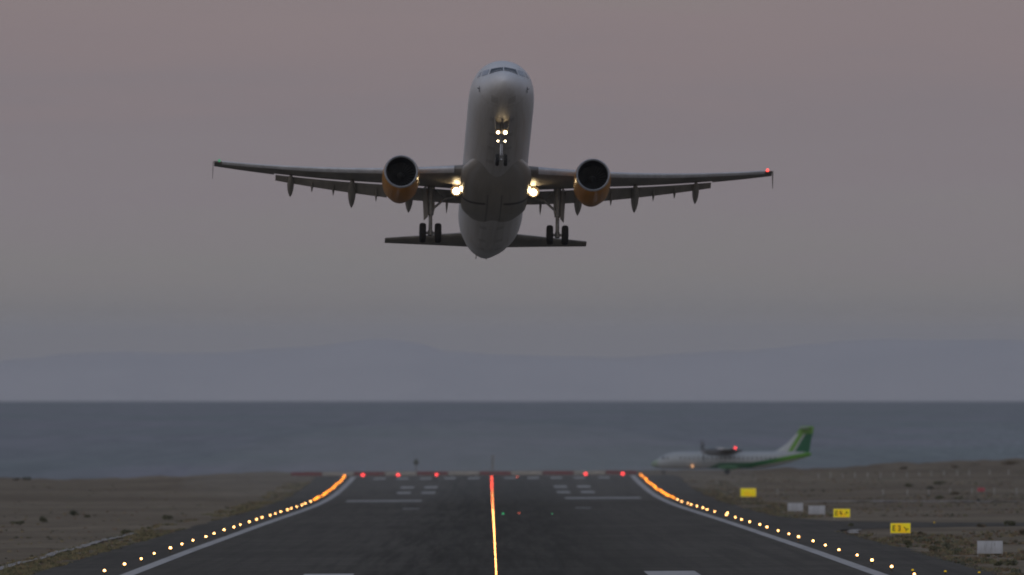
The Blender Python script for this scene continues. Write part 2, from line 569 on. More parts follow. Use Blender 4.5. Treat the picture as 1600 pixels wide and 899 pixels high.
def empty(name, loc=(0, 0, 0), rot=(0, 0, 0)):
    o = bpy.data.objects.new(name, None)
    C.objects.link(o)
    o.location = loc
    o.rotation_euler = rot
    o.empty_display_size = 0.3
    return o


def tag(o, label, cat, group=None, kind=None):
    o['label'] = label
    o['category'] = cat
    if group:
        o['group'] = group
    if kind:
        o['kind'] = kind
    return o


def struct(o, label=None):
    o['kind'] = 'structure'
    if label:
        o['label'] = label
    return o


def copy_tree(o, parent=None):
    c = o.copy()
    C.objects.link(c)
    if parent is not None:
        c.parent = parent
    for ch in list(o.children):
        copy_tree(ch, c)
    return c


def sm(a_, b__, x):
    t = max(0.0, min(1.0, (x - a_) / (b__ - a_)))
    return t * t * (3 - 2 * t)


# ================================================================== the ground
PROF = [(-300, 14.2), (300, 14.2), (700, 13.2), (1000, 11.85), (1100, 11.38), (1212, 10.88), (1333, 10.33), (1455, 9.77), (1573, 9.2),
        (1691, 8.62), (1812, 8.04), (1930, 7.46), (2055, 6.83), (2169, 6.25), (2290, 5.63), (2414, 5.02), (2526, 4.50),
        (2640, 4.05), (2760, 3.66), (2902, 3.38), (3104, 3.30), (3242, 3.42), (3500, 3.30), (4000, 3.0)]


def prof(d):
    for i in range(len(PROF) - 1):
        if d <= PROF[i + 1][0] or i == len(PROF) - 2:
            x0, y0 = PROF[i]
            x1, y1 = PROF[i + 1]
            p0 = PROF[i - 1] if i > 0 else PROF[i]
            p3 = PROF[i + 2] if i + 2 < len(PROF) else PROF[i + 1]
            m0 = (y1 - p0[1]) / (x1 - p0[0])
            m1_ = (p3[1] - y0) / (p3[0] - x0)
            h = x1 - x0
            t = (d - x0) / h
            return ((2 * t ** 3 - 3 * t * t + 1) * y0 + (t ** 3 - 2 * t * t + t) * h * m0
                    + (-2 * t ** 3 + 3 * t * t) * y1 + (t ** 3 - t * t) * h * m1_)


RUN_END = 3250.0
RUN_START = 690.0


def rz(x, d):
    """paved surface: gentle cross fall"""
    return prof(d) + 0.005 * max(-60, min(60, x))


def land(x, d):
    z = rz(x, d)
    ax = abs(x)
    out = sm(30.5, 34, ax)
    z -= 0.10
    n1 = noise.noise(Vector((x * 0.30, d * 0.06, 1.3)))
    n2 = noise.noise(Vector((x * 0.06, d * 0.014, 7.7)))
    n3 = noise.noise(Vector((x * 0.9, d * 0.15, 3.1)))
    tw = sm(1700, 1760, d) * sm(2130, 2060, d) if False else sm(1700, 1770, d) * (1 - sm(2040, 2110, d)) * (1 if x > 0 else 0)
    z += out * (1 - 0.95 * tw) * (0.10 * n1 + 0.16 * n2 + 0.05 * n3)
    z += 0.05 * tw * out * 0
    # low dune along the shore on the right, lower ground on the left
    z += 1.75 * sm(3285, 3390, d) * sm(46, 92, x) * (1 + 0.25 * n2) + 0.30 * sm(3300, 3390, d) * sm(30, 50, x) * n1
    z -= 1.05 * sm(2900, 3330, d) * sm(32, 75, -x)
    z += 0.3 * sm(3320, 3400, d) * n1 * out
    # shore
    z -= 9.0 * sm(3420, 3480, d)
    z -= 9.0 * sm(520, 700, ax) * (0.15 + 0.85 * sm(2500, 3400, d))
    if d > RUN_END + 6:
        z += 0.08 * n1
    return z


def axis(lo, hi, dense_lo, dense_hi, step, coarse):
    xs = []
    x = lo
    while x < dense_lo:
        xs.append(x); x += coarse
    x = dense_lo
    while x < dense_hi:
        xs.append(x); x += step
    x = dense_hi
    while x <= hi:
        xs.append(x); x += coarse
    return xs


gx = axis(-720, 720, -108, 108, 1.5, 24)
gy = axis(-200, 3500, 1060, 3500, 8.0, 60)
mb = MB()
mb.v = [(x, d, land(x, d)) for d in gy for x in gx]
nx = len(gx)
mb.f = [(j * nx + i, j * nx + i + 1, (j + 1) * nx + i + 1, (j + 1) * nx + i) for j in range(len(gy) - 1) for i in range(nx - 1)]
mb.mi = [0] * len(mb.f)
struct(mb.build('ground', M['soil'], auto=60), 'dry brown airfield soil')


def strip(name, x0, x1, d0, d1, dz, mat, label=None, step=12.0, wob=0.0, cols=1):
    """a sheet that follows the runway's own profile"""
    n = max(1, int((d1 - d0) / step))
    b = MB()
    for k in range(n + 1):
        d = d0 + (d1 - d0) * k / n
        wv = wob * noise.noise(Vector((x0 * 0.7, d * 0.05, 9.1)))
        wv2 = wob * noise.noise(Vector((x1 * 0.7, d * 0.05, 4.1)))
        for c in range(cols + 1):
            t = c / cols
            x = (x0 + wv) * (1 - t) + (x1 + wv2) * t
            b.v.append((x, d, rz(x, d) + dz))
    q = cols + 1
    b.f = [(k * q + c, k * q + c + 1, (k + 1) * q + c + 1, (k + 1) * q + c) for k in range(n) for c in range(cols)]
    b.mi = [0] * len(b.f)
    return struct(b.build(name, mat, auto=60), label)


strip('runway', -29.8, 30.2, RUN_START, RUN_END + 14, 0.03, M['asphalt'], 'dark asphalt runway with rubber marks', wob=1.1, cols=8)

# painted markings, one sheet per stripe, all part of the runway's setting
ROFF = 0.045
strip('runway_edge_line', 22.35, 23.25, RUN_START, RUN_END, ROFF, M['line_white'], 'white side stripe along the right of the runway')
strip('runway_edge_line', -23.95, -23.05, RUN_START, RUN_END, ROFF, M['line_white'], 'white side stripe along the left of the runway')
marks = MB()


def mark(x0, x1, d0, d1, mat=0):
    n = max(1, int((d1 - d0) / 10))
    vs_, fs_ = [], []
    for k in range(n + 1):
        d = d0 + (d1 - d0) * k / n
        vs_ += [(x0, d, rz(x0, d) + ROFF), (x1, d, rz(x1, d) + ROFF)]
    for k in range(n):
        fs_.append((2 * k, 2 * k + 1, 2 * k + 3, 2 * k + 2))
    marks.add(vs_, fs_, mat)


for xc in (-19.0, -15.2, -11.4, -7.4, -3.5, 2.4, 6.2, 10.0, 13.8, 17.8):          # threshold stripes, far end
    mark(xc - 0.95, xc + 0.95, 3185, 3222, 1)
for d0 in (2990, 2865):                                                        # touchdown pairs
    for xa, xb in ((-14.6, -12.6), (-11.0, -9.0), (9.0, 11.0), (12.6, 14.6)):
        mark(xa, xb, d0, d0 + 46, 1)
mark(-20.5, -10.2, 2645, 2690, 1)
mark(9.6, 20.2, 2705, 2750, 1)
for xa, xb in ((-11.6, -9.6), (9.6, 11.6)):
    mark(xa, xb, 2390, 2412, 1)
mark(-12.45, -9.35, 1150, 1217)                                                # near blocks at the bottom of the frame
mark(8.75, 11.95, 1150, 1227)
struct(marks.build('runway_markings', [M['line_white'], M['line_worn']]), 'white painted bars on the runway')

# taxiway exit on the right: a fan of asphalt that narrows away from the runway
tx = MB()
stations = [(29.0, 1735, 2075), (31.5, 1775, 2030), (34, 1800, 1990), (38, 1822, 1958), (44, 1838, 1935), (52, 1848, 1920), (70, 1852, 1915), (200, 1852, 1915), (430, 1852, 1915)]
for x, d0, d1 in stations:
    for k in range(13):
        dd = d0 + (d1 - d0) * k / 12
        tx.v.append((x, dd, land(x, dd) * 0 + rz(x, dd) + 0.036 - 0.105 * sm(30.3, 34, x)))
for s_ in range(len(stations) - 1):
    for k in range(12):
        tx.f.append((s_ * 13 + k, (s_ + 1) * 13 + k, (s_ + 1) * 13 + k + 1, s_ * 13 + k + 1))
tx.mi = [0] * len(tx.f)
struct(tx.build('taxiway', M['asphalt_plain']), 'dark asphalt exit taxiway')


def draped(name, pts, width, lift, mat, label):
    """a narrow sheet laid over the land along a line of (x, d) points"""
    b = MB()
    fine = []
    for (x0, d0), (x1, d1) in zip(pts[:-1], pts[1:]):
        n = max(2, int(abs(d1 - d0) / 10), int(abs(x1 - x0) / 1.5))
        fine += [(x0 + (x1 - x0) * k / n, d0 + (d1 - d0) * k / n) for k in range(n)]
    fine.append(pts[-1])
    for i, (x, d_) in enumerate(fine):
        a0 = Vector(fine[max(i - 1, 0)]); a1 = Vector(fine[min(i + 1, len(fine) - 1)])
        t = (a1 - a0).normalized()
        nrm = Vector((-t.y, t.x))
        ww = width * (1 + 0.25 * noise.noise(Vector((x * 0.4, d_ * 0.06, 2.2))))
        for s_ in (-0.5, 0.0, 0.5):
            q = Vector((x, d_)) + nrm * (ww * s_)
            b.v.append((q.x, q.y, land(q.x, q.y) + lift))
    for i in range(len(fine) - 1):
        for c in range(2):
            b.f.append((i * 3 + c, i * 3 + c + 1, i * 3 + c + 4, i * 3 + c + 3))
    b.mi = [0] * len(b.f)
    return struct(b.build(name, mat), label)


draped('path', [(-32.7, 1000), (-33.0, 1250), (-33.3, 1500), (-33.4, 1780)], 0.75, 0.13, M['concrete'], 'pale concrete strip along the left verge')
draped('path', [(44, 2590), (60, 2560), (90, 2520), (300, 2500)], 16, 0.16, M['concrete'], 'pale track across the dry field')
draped('path', [(77, 2840), (100, 2850), (200, 2850)], 14, 0.16, M['concrete'], 'short pale strip at the right edge')
draped('path', [(30.8, 1700), (31.4, 1742), (32.4, 1772)], 1.0, 0.13, M['concrete'], 'pale concrete kerb by the taxiway mouth')

# ------------------------------------------------------------------ sea (with the earth's own curvature) and far mountains
RE = 6371000.0
sea = MB()
sy = [-2000, 0, 1500, 3000, 3400] + [3400 + 200 * k for k in range(1, 24)] + [8000 + 500 * k for k in range(1, 40)] + [29000, 34000]
sxs = [-5000, -2500, -1200, -600, -300, -150, 0, 150, 300, 600, 1200, 2500, 5000]
for y in sy:
    for x in sxs:
        sea.v.append((x, y, -(x * x + y * y) / (2 * RE)))
q = len(sxs)
sea.f = [(j * q + i, j * q + i + 1, (j + 1) * q + i + 1, (j + 1) * q + i) for j in range(len(sy) - 1) for i in range(q - 1)]
sea.mi = [0] * len(sea.f)
struct(sea.build('sea', M['sea'], auto=60), 'grey blue sea')

MD = 60000.0
ridge = [(-1500, 560), (-500, 556), (-60, 566), (40, 562), (110, 553), (180, 551), (260, 553), (330, 552), (430, 546), (500, 543), (545, 536),
         (580, 531), (615, 531), (650, 536), (700, 549), (760, 553), (860, 556), (960, 557), (1060, 553), (1150, 550), (1210, 545),
         (1270, 538), (1330, 532), (1400, 530), (1480, 531), (1560, 530), (1640, 534), (1800, 520), (2300, 508), (3100, 545)]


def ridge_y(px):
    for (x0, y0), (x1, y1) in zip(ridge[:-1], ridge[1:]):
        if px <= x1:
            return y0 + (y1 - y0) * sm(x0, x1, px)
    return ridge[-1][1]


mt = MB()
PXS = [-1500 + 18 * k for k in range(256)]
ROWS = [(-3200, 0.0), (-2200, 0.34), (-1400, 0.60), (-700, 0.82), (0, 1.0), (900, 0.78), (2200, 0.40), (3600, 0.0)]
drop = -MD * MD / (2 * RE)
for dd, hh in ROWS:
    for px in PXS:
        x = CAM.x + (px - 765.0) / FPX * MD
        top = CAM.z - (ridge_y(px) - 542.0) / FPX * MD
        n_ = noise.fractal(Vector((x * 0.003, dd * 0.002, 0.5)), 1.0, 2.0, 5)
        z = drop - 15 + (top - drop + 15) * hh + n_ * (7 + 40 * (1 - abs(2 * hh - 1)))
        mt.v.append((x, MD + dd, z))
q = len(PXS)
mt.f = [(j * q + i, j * q + i + 1, (j + 1) * q + i + 1, (j + 1) * q + i) for j in range(len(ROWS) - 1) for i in range(q - 1)]
mt.mi = [0] * len(mt.f)
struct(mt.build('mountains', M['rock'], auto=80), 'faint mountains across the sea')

# ------------------------------------------------------------------ haze: one closed box of even pale air
hz = MB()
hz.box((0, 34000, -360), (24000, 72000, 900))
haze = hz.build('haze', bpy.data.materials.new('haze air'), smooth=False)
hm = haze.data.materials[0]
hm.use_nodes = True
hm.node_tree.nodes.clear()
pv = hm.node_tree.nodes.new('ShaderNodeVolumePrincipled')
pv.inputs['Color'].default_value = (0.92, 0.93, 0.97, 1)
pv.inputs['Density'].default_value = 1.7e-5
pv.inputs['Anisotropy'].default_value = 0.1
ho = hm.node_tree.nodes.new('ShaderNodeOutputMaterial')
hm.node_tree.links.new(pv.outputs[0], ho.inputs['Volume'])
haze['kind'] = 'stuff'
haze['label'] = 'pale dusk haze over sea and runway'


# ------------------------------------------------------------------ the jet blast's own dusty haze, hanging low over the runway end
pl = MB()
rings = []
for j in range(1, 12):
    th = math.pi * j / 12
    rings.append([(-4 + 46 * math.sin(th) * math.cos(2 * math.pi * k / 24), 3130 - 620 * math.cos(th), 4 + 9 * math.sin(th) * math.sin(2 * math.pi * k / 24)) for k in range(24)])
pl.loft(rings)
plume = pl.build('exhaust_haze', bpy.data.materials.new('dusty exhaust air'))
pm = plume.data.materials[0]
pm.use_nodes = True
pm.node_tree.nodes.clear()
pv = pm.node_tree.nodes.new('ShaderNodeVolumePrincipled')
pv.inputs['Color'].default_value = (0.88, 0.90, 0.86, 1)
pv.inputs['Density'].default_value = 2.9e-4
ho = pm.node_tree.nodes.new('ShaderNodeOutputMaterial')
pm.node_tree.links.new(pv.outputs[0], ho.inputs['Volume'])
plume['kind'] = 'stuff'
plume['label'] = 'dusty exhaust haze over the far runway end'


# ================================================================== the airliner taking off
air = empty('airliner', (-0.05, 1166.0, 41.62), (-R(15.7), R(1.0), R(1.3)))
tag(air, 'white twin engine airliner with orange engines climbing away from the runway', 'airliner')

ST = [(0, -.72, -.76, .03), (.06, -.58, -.90, .18), (.15, -.43, -1.03, .33), (.3, -.27, -1.17, .50), (.5, -.10, -1.30, .68), (.8, .06, -1.43, .88),
      (1.2, .22, -1.57, 1.08), (1.6, .36, -1.67, 1.24), (2.0, .60, -1.76, 1.38), (2.4, .90, -1.83, 1.50), (2.9, 1.25, -1.89, 1.62), (3.5, 1.52, -1.95, 1.74),
      (4.2, 1.73, -2.0, 1.84), (5.2, 1.91, -2.04, 1.92), (6.5, 2.02, -2.07, 1.965), (8, 2.07, -2.07, 1.975), (14, 2.07, -2.07, 1.975), (20, 2.07, -2.07, 1.975), (26, 2.07, -2.07, 1.975), (30, 2.07, -2.06, 1.975),
      (31.5, 2.07, -1.98, 1.965), (33, 2.06, -1.80, 1.92), (34.5, 2.04, -1.53, 1.83), (36, 2.0, -1.20, 1.70), (37.5, 1.94, -.84, 1.52), (39, 1.87, -.48, 1.42),
      (40.5, 1.77, -.10, 1.24), (42, 1.64, .29, 1.02), (43.2, 1.51, .58, .76), (44.1, 1.38, .80, .50), (44.5, 1.28, .92, .32)]


def stat(y):
    for a_, b__ in zip(ST[:-1], ST[1:]):
        if y <= b__[0]:
            t = (y - a_[0]) / (b__[0] - a_[0])
            return [a_[i] + (b__[i] - a_[i]) * t for i in (1, 2, 3)]
    return list(ST[-1][1:])


NS = 56


def fus_ring(y, top, bot, hw, ex=2.0):
    zc = top - (top - bot) * 0.5
    hv = (top - bot) / 2
    return [(hw * math.cos(2 * math.pi * k / NS), y, zc + hv * math.sin(2 * math.pi * k / NS)) for k in range(NS)]


mb = MB()
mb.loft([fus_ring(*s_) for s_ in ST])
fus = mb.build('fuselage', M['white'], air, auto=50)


def nose_y(x, z):
    """where the nose skin passes through a frontal point"""
    lo, hi = 0.0, 8.0
    for _ in range(40):
        mid = (lo + hi) / 2
        t, b, h = stat(mid)
        zc, hv = (t + b) / 2, (t - b) / 2
        if (x / h) ** 2 + ((z - zc) / hv) ** 2 > 1:
            lo = mid
        else:
            hi = mid
    return hi


def pane(corners, name, mat, nu=8, nv=5):
    """skin-hugging glass from four frontal corners: inner-bottom, outer-bottom, outer-top, inner-top"""
    b = MB()
    for j in range(nv + 1):
        for i in range(nu + 1):
            u, v = i / nu, j / nv
            x = (corners[0][0] * (1 - u) + corners[1][0] * u) * (1 - v) + (corners[3][0] * (1 - u) + corners[2][0] * u) * v
            z = (corners[0][1] * (1 - u) + corners[1][1] * u) * (1 - v) + (corners[3][1] * (1 - u) + corners[2][1] * u) * v
            y = nose_y(x, z)
            b.v.append((x * 1.006, y - 0.022, z + 0.010))
    q_ = nu + 1
    b.f = [(j * q_ + i, j * q_ + i + 1, (j + 1) * q_ + i + 1, (j + 1) * q_ + i) for j in range(nv) for i in range(nu)]
    b.mi = [0] * len(b.f)
    return b.build(name, mat, air)


for s_ in (-1, 1):
    pane([(0.035 * s_, 0.20), (0.86 * s_, 0.10), (0.74 * s_, 0.60), (0.035 * s_, 0.70)], 'cockpit_window', M['glass'])
    pane([(0.95 * s_, 0.12), (1.30 * s_, 0.18), (1.20 * s_, 0.62), (0.83 * s_, 0.61)], 'cockpit_window', M['glass_pale'])
    pane([(1.38 * s_, 0.22), (1.55 * s_, 0.28), (1.44 * s_, 0.60), (1.28 * s_, 0.63)], 'cockpit_window', M['glass_pale'])
    # air data probes on the cheeks
    pb = MB()
    px_, pz_ = 1.42 * s_, -0.62
    py_ = nose_y(px_, pz_)
    pb.tube([(px_, py_, pz_), (px_ * 1.07, py_ - 0.03, pz_ - 0.02), (px_ * 1.09, py_ - 0.22, pz_ - 0.05)], [0.03, 0.025, 0.012], 8)
    pb.box((px_ * 1.01, py_ + 0.02, pz_ - 0.05), (0.03, 0.10, 0.34))
    pb.build('probe', M['black_paint'], air)

# belly fairing between the wings
FA = [(13.6, 1.10, -1.90, -1.0, .1), (15.0, 1.66, -1.99, -1.0, .15), (16.0, 1.93, -2.06, -.9, .25), (16.9, 2.08, -2.14, -.8, .4), (17.8, 2.17, -2.24, -.6, .55), (19, 2.14, -2.34, -.5, .75),
      (20.5, 2.08, -2.40, -.5, .85), (22.0, 2.06, -2.42, -.5, .85), (23.0, 2.03, -2.39, -.6, .8), (24.0, 1.98, -2.27, -.7, .7), (25.0, 1.78, -2.12, -.9, .5), (26.2, 1.40, -2.02, -1.1, .3)]
rings = []
for y, hw, zb, zt, sq in FA:
    ring = []
    ex = 2.0 + 1.3 * sq
    for k in range(40):
        a_ = 2 * math.pi * k / 40
        c, s_ = math.cos(a_), math.sin(a_)
        zc, hv = (zt + zb) / 2, (zt - zb) / 2
        ring.append((hw * math.copysign(abs(c) ** (2 / ex), c), y, zc + hv * math.copysign(abs(s_) ** (2 / ex), s_)))
    rings.append(ring)
mb = MB()
mb.loft(rings)
mb.build('belly_fairing', M['belly'], air, auto=50)


# ---- wing
def wing_le(x):
    return 17.0 + (x - 2.0) * 0.5206


def wing_te(x):
    return 23.05 + 0.05 * (x - 2) if x < 6.4 else 23.27 + (x - 6.4) * (26.20 - 23.27) / (17.05 - 6.4)


def wing_z(x):
    t = max(0, x - 2.0)
    return -1.32 + t * 0.089 + 0.0050 * t * t


def foil(u, t):
    yt = 5 * t * (0.2969 * math.sqrt(u) - 0.126 * u - 0.3516 * u * u + 0.2843 * u ** 3 - 0.1015 * u ** 4)
    cam_ = 0.018 * (1 - (2 * u - 0.9) ** 2) if u < 1 else 0
    return cam_ * 0.6 + yt, cam_ * 0.6 - yt * 0.92


def section(sx, x, u0, u1, n=14, t=None, inc=None):
    le, c, z0 = wing_le(x), wing_te(x) - wing_le(x), wing_z(x)
    f = (x - 2) / 15.05
    t = t or (0.145 - 0.04 * f)
    inc = R(-3.2 - 0.3 * f) if inc is None else inc
    us = [u0 + (u1 - u0) * (0.5 - 0.5 * math.cos(math.pi * k / n)) for k in range(n + 1)]
    up_ = [(u, foil(u, t)[0]) for u in reversed(us)]
    dn = [(u, foil(u, t)[1]) for u in (us[1:] if u0 == 0 else us)]
    out = []
    for u, v in up_ + dn:
        yy = (u * math.cos(inc) + v * math.sin(inc)) * c
        zz = (-u * math.sin(inc) + v * math.cos(inc)) * c
        out.append((sx * x, le + yy, z0 + zz))
    return out


def te_pt(x, u):
    f = (x - 2) / 15.05
    t = 0.145 - 0.04 * f
    inc = R(-3.2 - 0.3 * f)
    c = wing_te(x) - wing_le(x)
    v = foil(u, t)[1]
    return wing_le(x) + (u * math.cos(inc) + v * math.sin(inc)) * c, wing_z(x) + (-u * math.sin(inc) + v * math.cos(inc)) * c


def flap_section(sx, x, chord_f=0.25, u=0.812, drop_=0.020, delta=24, n=10):
    c = wing_te(x) - wing_le(x)
    fc = 1.22 if x < 6.45 else 1.20 - 0.66 * (x - 6.5) / 6.78
    y0, z0 = te_pt(x, u)
    z0 -= drop_ * min(c, 4.2) + 0.02
    d_ = R(delta)
    us = [0.5 - 0.5 * math.cos(math.pi * k / n) for k in range(n + 1)]
    pts = [(u_, foil(u_, 0.16)[0] - 0.01) for u_ in reversed(us)] + [(u_, foil(u_, 0.10)[1] * 0.6) for u_ in us[1:]]
    return [(sx * x, y0 + (a_ * math.cos(d_) + b__ * math.sin(d_)) * fc, z0 + (-a_ * math.sin(d_) + b__ * math.cos(d_)) * fc) for a_, b__ in pts]


def slat_section(sx, x, n=9):
    c = wing_te(x) - wing_le(x)
    f = (x - 2) / 15.05
    t = 0.15 - 0.03 * f
    u1 = min(0.10, 0.27 / c)
    us = [u1 * (0.5 - 0.5 * math.cos(math.pi * k / n)) for k in range(n + 1)]
    c = max(c, 2.3)
    pts = [(u_, foil(u_, t)[0]) for u_ in reversed(us)] + [(u_, foil(u_, t)[1]) for u_ in us[1:]]
    d_ = R(9)
    oy, oz = -0.040 * c, -0.018 * c
    return [(sx * x, wing_le(x) + oy + (a_ * math.cos(d_) + b__ * math.sin(d_)) * c, wing_z(x) + oz + (a_ * math.sin(d_) * -1 + b__ * math.cos(d_)) * c + 0.02 * c)
            for a_, b__ in pts]


def span(x0, x1, n):
    return [x0 + (x1 - x0) * k / n for k in range(n + 1)]


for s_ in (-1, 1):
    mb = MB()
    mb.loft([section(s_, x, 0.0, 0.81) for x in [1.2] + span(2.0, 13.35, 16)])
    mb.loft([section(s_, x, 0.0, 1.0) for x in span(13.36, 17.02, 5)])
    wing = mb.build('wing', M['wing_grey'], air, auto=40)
    for xa, xb in ((2.55, 4.95), (6.45, 16.55)):
        mb = MB()
        mb.loft([slat_section(s_, x) for x in span(xa, xb, 8)])
        mb.build('slat', M['slat_metal'], air, auto=50)
    for xa, xb in ((1.75, 6.42), (6.50, 13.28)):
        mb = MB()
        mb.loft([flap_section(s_, x) for x in span(xa, xb, 8)])
        mb.build('flap', M['flap_grey'], air, auto=50)
    # big canoe fairings over the flap tracks
    for fx, ln, rw in ((5.15, 3.0, 0.27), (8.62, 3.0, 0.26), (12.35, 2.35, 0.22)):
        y0, z0 = te_pt(fx, 0.60 if fx > 6 else 0.70)
        mb = MB()
        rings = []
        droop = R(17)
        for t_, rr in ((0.0, 0.05), (0.06, 0.42), (0.16, 0.72), (0.32, 0.97), (0.5, 1.0), (0.68, 0.90), (0.84, 0.62), (0.95, 0.28), (1.0, 0.04)):
            yy = y0 + t_ * ln * math.cos(droop * t_)
            zz = z0 - 0.10 - t_ * ln * math.sin(droop * (0.35 + 0.65 * t_))
            rings.append([(s_ * fx + rw * 0.95 * rr * math.cos(2 * math.pi * k / 16), yy, zz + 1.25 * rw * rr * math.sin(2 * math.pi * k / 16)) for k in range(16)])
        mb.loft(rings)
        mb.build('flap_track_fairing', M['flap_grey'], air)
    for fx in (2.85, 7.15, 9.75, 11.05):
        y0, z0 = te_pt(fx, 0.86)
        c = wing_te(fx) - wing_le(fx)
        fc = min(0.25 * c, 1.25)
        mb = MB()
        rings = []
        for t_, rr in ((0.0, 0.1), (0.25, 0.8), (0.55, 1.0), (0.8, 0.6), (1.0, 0.06)):
            yy = y0 + t_ * fc * 1.35
            zz = z0 - 0.05 * c - 0.06 - t_ * fc * 0.60
            rings.append([(s_ * fx + 0.075 * rr * math.cos(2 * math.pi * k / 10), yy, zz + 0.15 * rr * math.sin(2 * math.pi * k / 10)) for k in range(10)])
        mb.loft(rings)
        mb.build('flap_hinge_fairing', M['flap_grey'], air)
    # wingtip fence: an upright arrow-shaped plate above and below the tip
    ty, tz, tx_ = wing_le(17.05), wing_z(17.05), 17.07 * s_
    mb = MB()
    outl = [(-0.05, 0.0), (0.95, 0.26), (1.40, 0.36), (1.62, 0.36), (1.62, 0.0), (1.72, -0.62), (1.45, -0.64), (0.85, -0.42)]
    P = []
    for xo in (-0.012, 0.012):
        P += [(tx_ + xo + 0.05 * s_ * abs(zz), ty + yy, tz + zz) for yy, zz in outl]
    n_ = len(outl)
    F_ = [tuple(range(n_ - 1, -1, -1)), tuple(range(n_, 2 * n_))] + [(i, (i + 1) % n_, n_ + (i + 1) % n_, n_ + i) for i in range(n_)]
    mb.add(P, F_)
    mb.build('wingtip_fence', M['wing_grey'], air, smooth=False)
    # navigation light in the tip's leading edge
    mb = MB()
    mb.lathe([(-0.07, 0.02), (-0.05, 0.06), (0.0, 0.085), (0.10, 0.085), (0.20, 0.03)], (16.72 * s_, wing_le(16.72) - 0.10, wing_z(16.72) + 0.06), 'Y', 12)
    mb.build('navigation_light', M['nav_red'] if s_ > 0 else M['nav_green'], air)['label'] = 'red navigation light' if s_ > 0 else 'green navigation light'

    # ---- engine
    ex_, ey, ez = 5.80 * s_, 15.3, -2.05
    mb = MB()
    mb.lathe([(0.10, 1.035), (0.35, 1.085), (0.8, 1.12), (1.5, 1.125), (2.3, 1.115), (3.1, 1.055), (3.8, 0.90), (4.4, 0.76), (4.42, 0.72), (4.0, 0.74), (3.4, 0.75)],
             (ex_, ey, ez), 'Y', 48, cap0=False, cap1=False)
    mb.lathe([(3.2, 0.0), (3.2, 0.74)], (ex_, ey, ez), 'Y', 24, cap0=False, cap1=False)
    eng = mb.build('engine', M['orange'], air)
    mb = MB()
    mb.lathe([(0.12, 1.038), (0.05, 1.015), (0.0, 0.965), (0.03, 0.925), (0.12, 0.900)], (ex_, ey, ez), 'Y', 48, cap0=False, cap1=False)
    mb.build('inlet_lip', M['lip_metal'], eng)
    mb = MB()
    mb.lathe([(0.12, 0.900), (0.35, 0.875), (0.7, 0.865), (1.25, 0.87)], (ex_, ey, ez), 'Y', 48, cap0=False, cap1=False)
    mb.lathe([(1.25, 0.87), (1.25, 0.001)], (ex_, ey, ez), 'Y', 48, cap0=False, cap1=False)
    mb.build('inlet_duct', M['dark'], eng)
    mb = MB()
    for k in range(24):
        a0 = 2 * math.pi * k / 24
        rows = []
        for rr, tw, ch in ((0.24, 0.35, 0.16), (0.45, 0.55, 0.20), (0.66, 0.80, 0.23), (0.855, 1.0, 0.24)):
            ca, sa = math.cos(a0), math.sin(a0)
            tx2, tz2 = -sa, ca
            h_ = ch / 2
            rows.append([(ex_ + ca * rr + tx2 * math.sin(tw) * q_ * h_, ey + 1.02 + math.cos(tw) * q_ * h_, ez + sa * rr + tz2 * math.sin(tw) * q_ * h_) for q_ in (-1, 1)])
        mb.add([p for r_ in rows for p in r_], [(0, 1, 3, 2), (2, 3, 5, 4), (4, 5, 7, 6)])
    mb.build('fan', M['blade'], eng)
    mb = MB()
    mb.lathe([(0.55, 0.005), (0.62, 0.06), (0.78, 0.14), (0.95, 0.21), (1.10, 0.25)], (ex_, ey, ez), 'Y', 24)
    mb.build('spinner', M['blade'], eng)
    mb = MB()
    mb.lathe([(3.0, 0.50), (4.2, 0.44), (4.9, 0.22), (5.3, 0.02)], (ex_, ey, ez), 'Y', 24)
    mb.build('exhaust_cone', M['strut'], eng)
    mb = MB()
    wz = wing_z(5.8)
    prs = []
    for yy, zt_, zb_, hw in ((16.6, ez + 1.25, ez + 0.95, .06), (17.8, wz - 0.02, ez + 0.95, .17), (19.2, wz + 0.05, ez + 0.85, .20), (20.6, wz - 0.15, ez + 0.75, .17), (22.0, wz - 0.30, wz - 0.55, .05)):
        prs.append([(ex_ - hw, yy, zt_), (ex_ - hw, yy, zb_), (ex_ + hw, yy, zb_), (ex_ + hw, yy, zt_)])
    mb.loft(prs)
    mb.build('pylon', M['wing_grey'], air)

    # ---- main landing gear
    gxm, gym, gzm = 3.86 * s_, 21.9, -4.0
    mb = MB()
    ztop = wing_z(3.9) + 0.08
    mb.tube([(gxm, gym, ztop), (gxm, gym, gzm + 1.15)], [0.22, 0.19], 14)
    mb.tube([(gxm - 0.20 * s_, gym - 0.1, ztop), (gxm - 0.20 * s_, gym - 0.1, gzm + 1.5), (gxm - 0.12 * s_, gym, gzm + 1.2)], 0.055, 8)
    mb.tube([(gxm, gym, ztop), (gxm + 0.02, gym + 0.9, ztop + 0.1)], 0.11, 10)
    mb.tube([(gxm - 0.62, gym, gzm), (gxm + 0.62, gym, gzm)], 0.085, 12)
    mb.tube([(gxm, gym + 0.16, gzm + 1.2), (gxm, gym + 0.42, gzm + 0.62), (gxm, gym + 0.1, gzm + 0.05)], 0.05, 8)
    mb.lathe([(-0.16, 0.15), (0.16, 0.15)], (gxm, gym, gzm), 'Z', 12)
    gear = mb.build('main_gear', M['strut'], air)
    mb = MB()
    mb.tube([(gxm, gym, gzm + 1.2), (gxm, gym, gzm)], 0.115, 14)
    mb.build('oleo', M['strut'], gear)
    mb = MB()
    mb.tube([(gxm - 0.05 * s_, gym, gzm + 1.45), (gxm - 0.85 * s_, gym - 0.1, gzm + 2.15), (gxm - 1.62 * s_, gym - 0.15, -1.75)], 0.075, 10)
    mb.tube([(gxm - 0.85 * s_, gym - 0.1, gzm + 2.15), (gxm - 0.25 * s_, gym, ztop - 0.2)], 0.035, 8)
    mb.build('side_brace', M['strut'], gear)
    mb = MB()
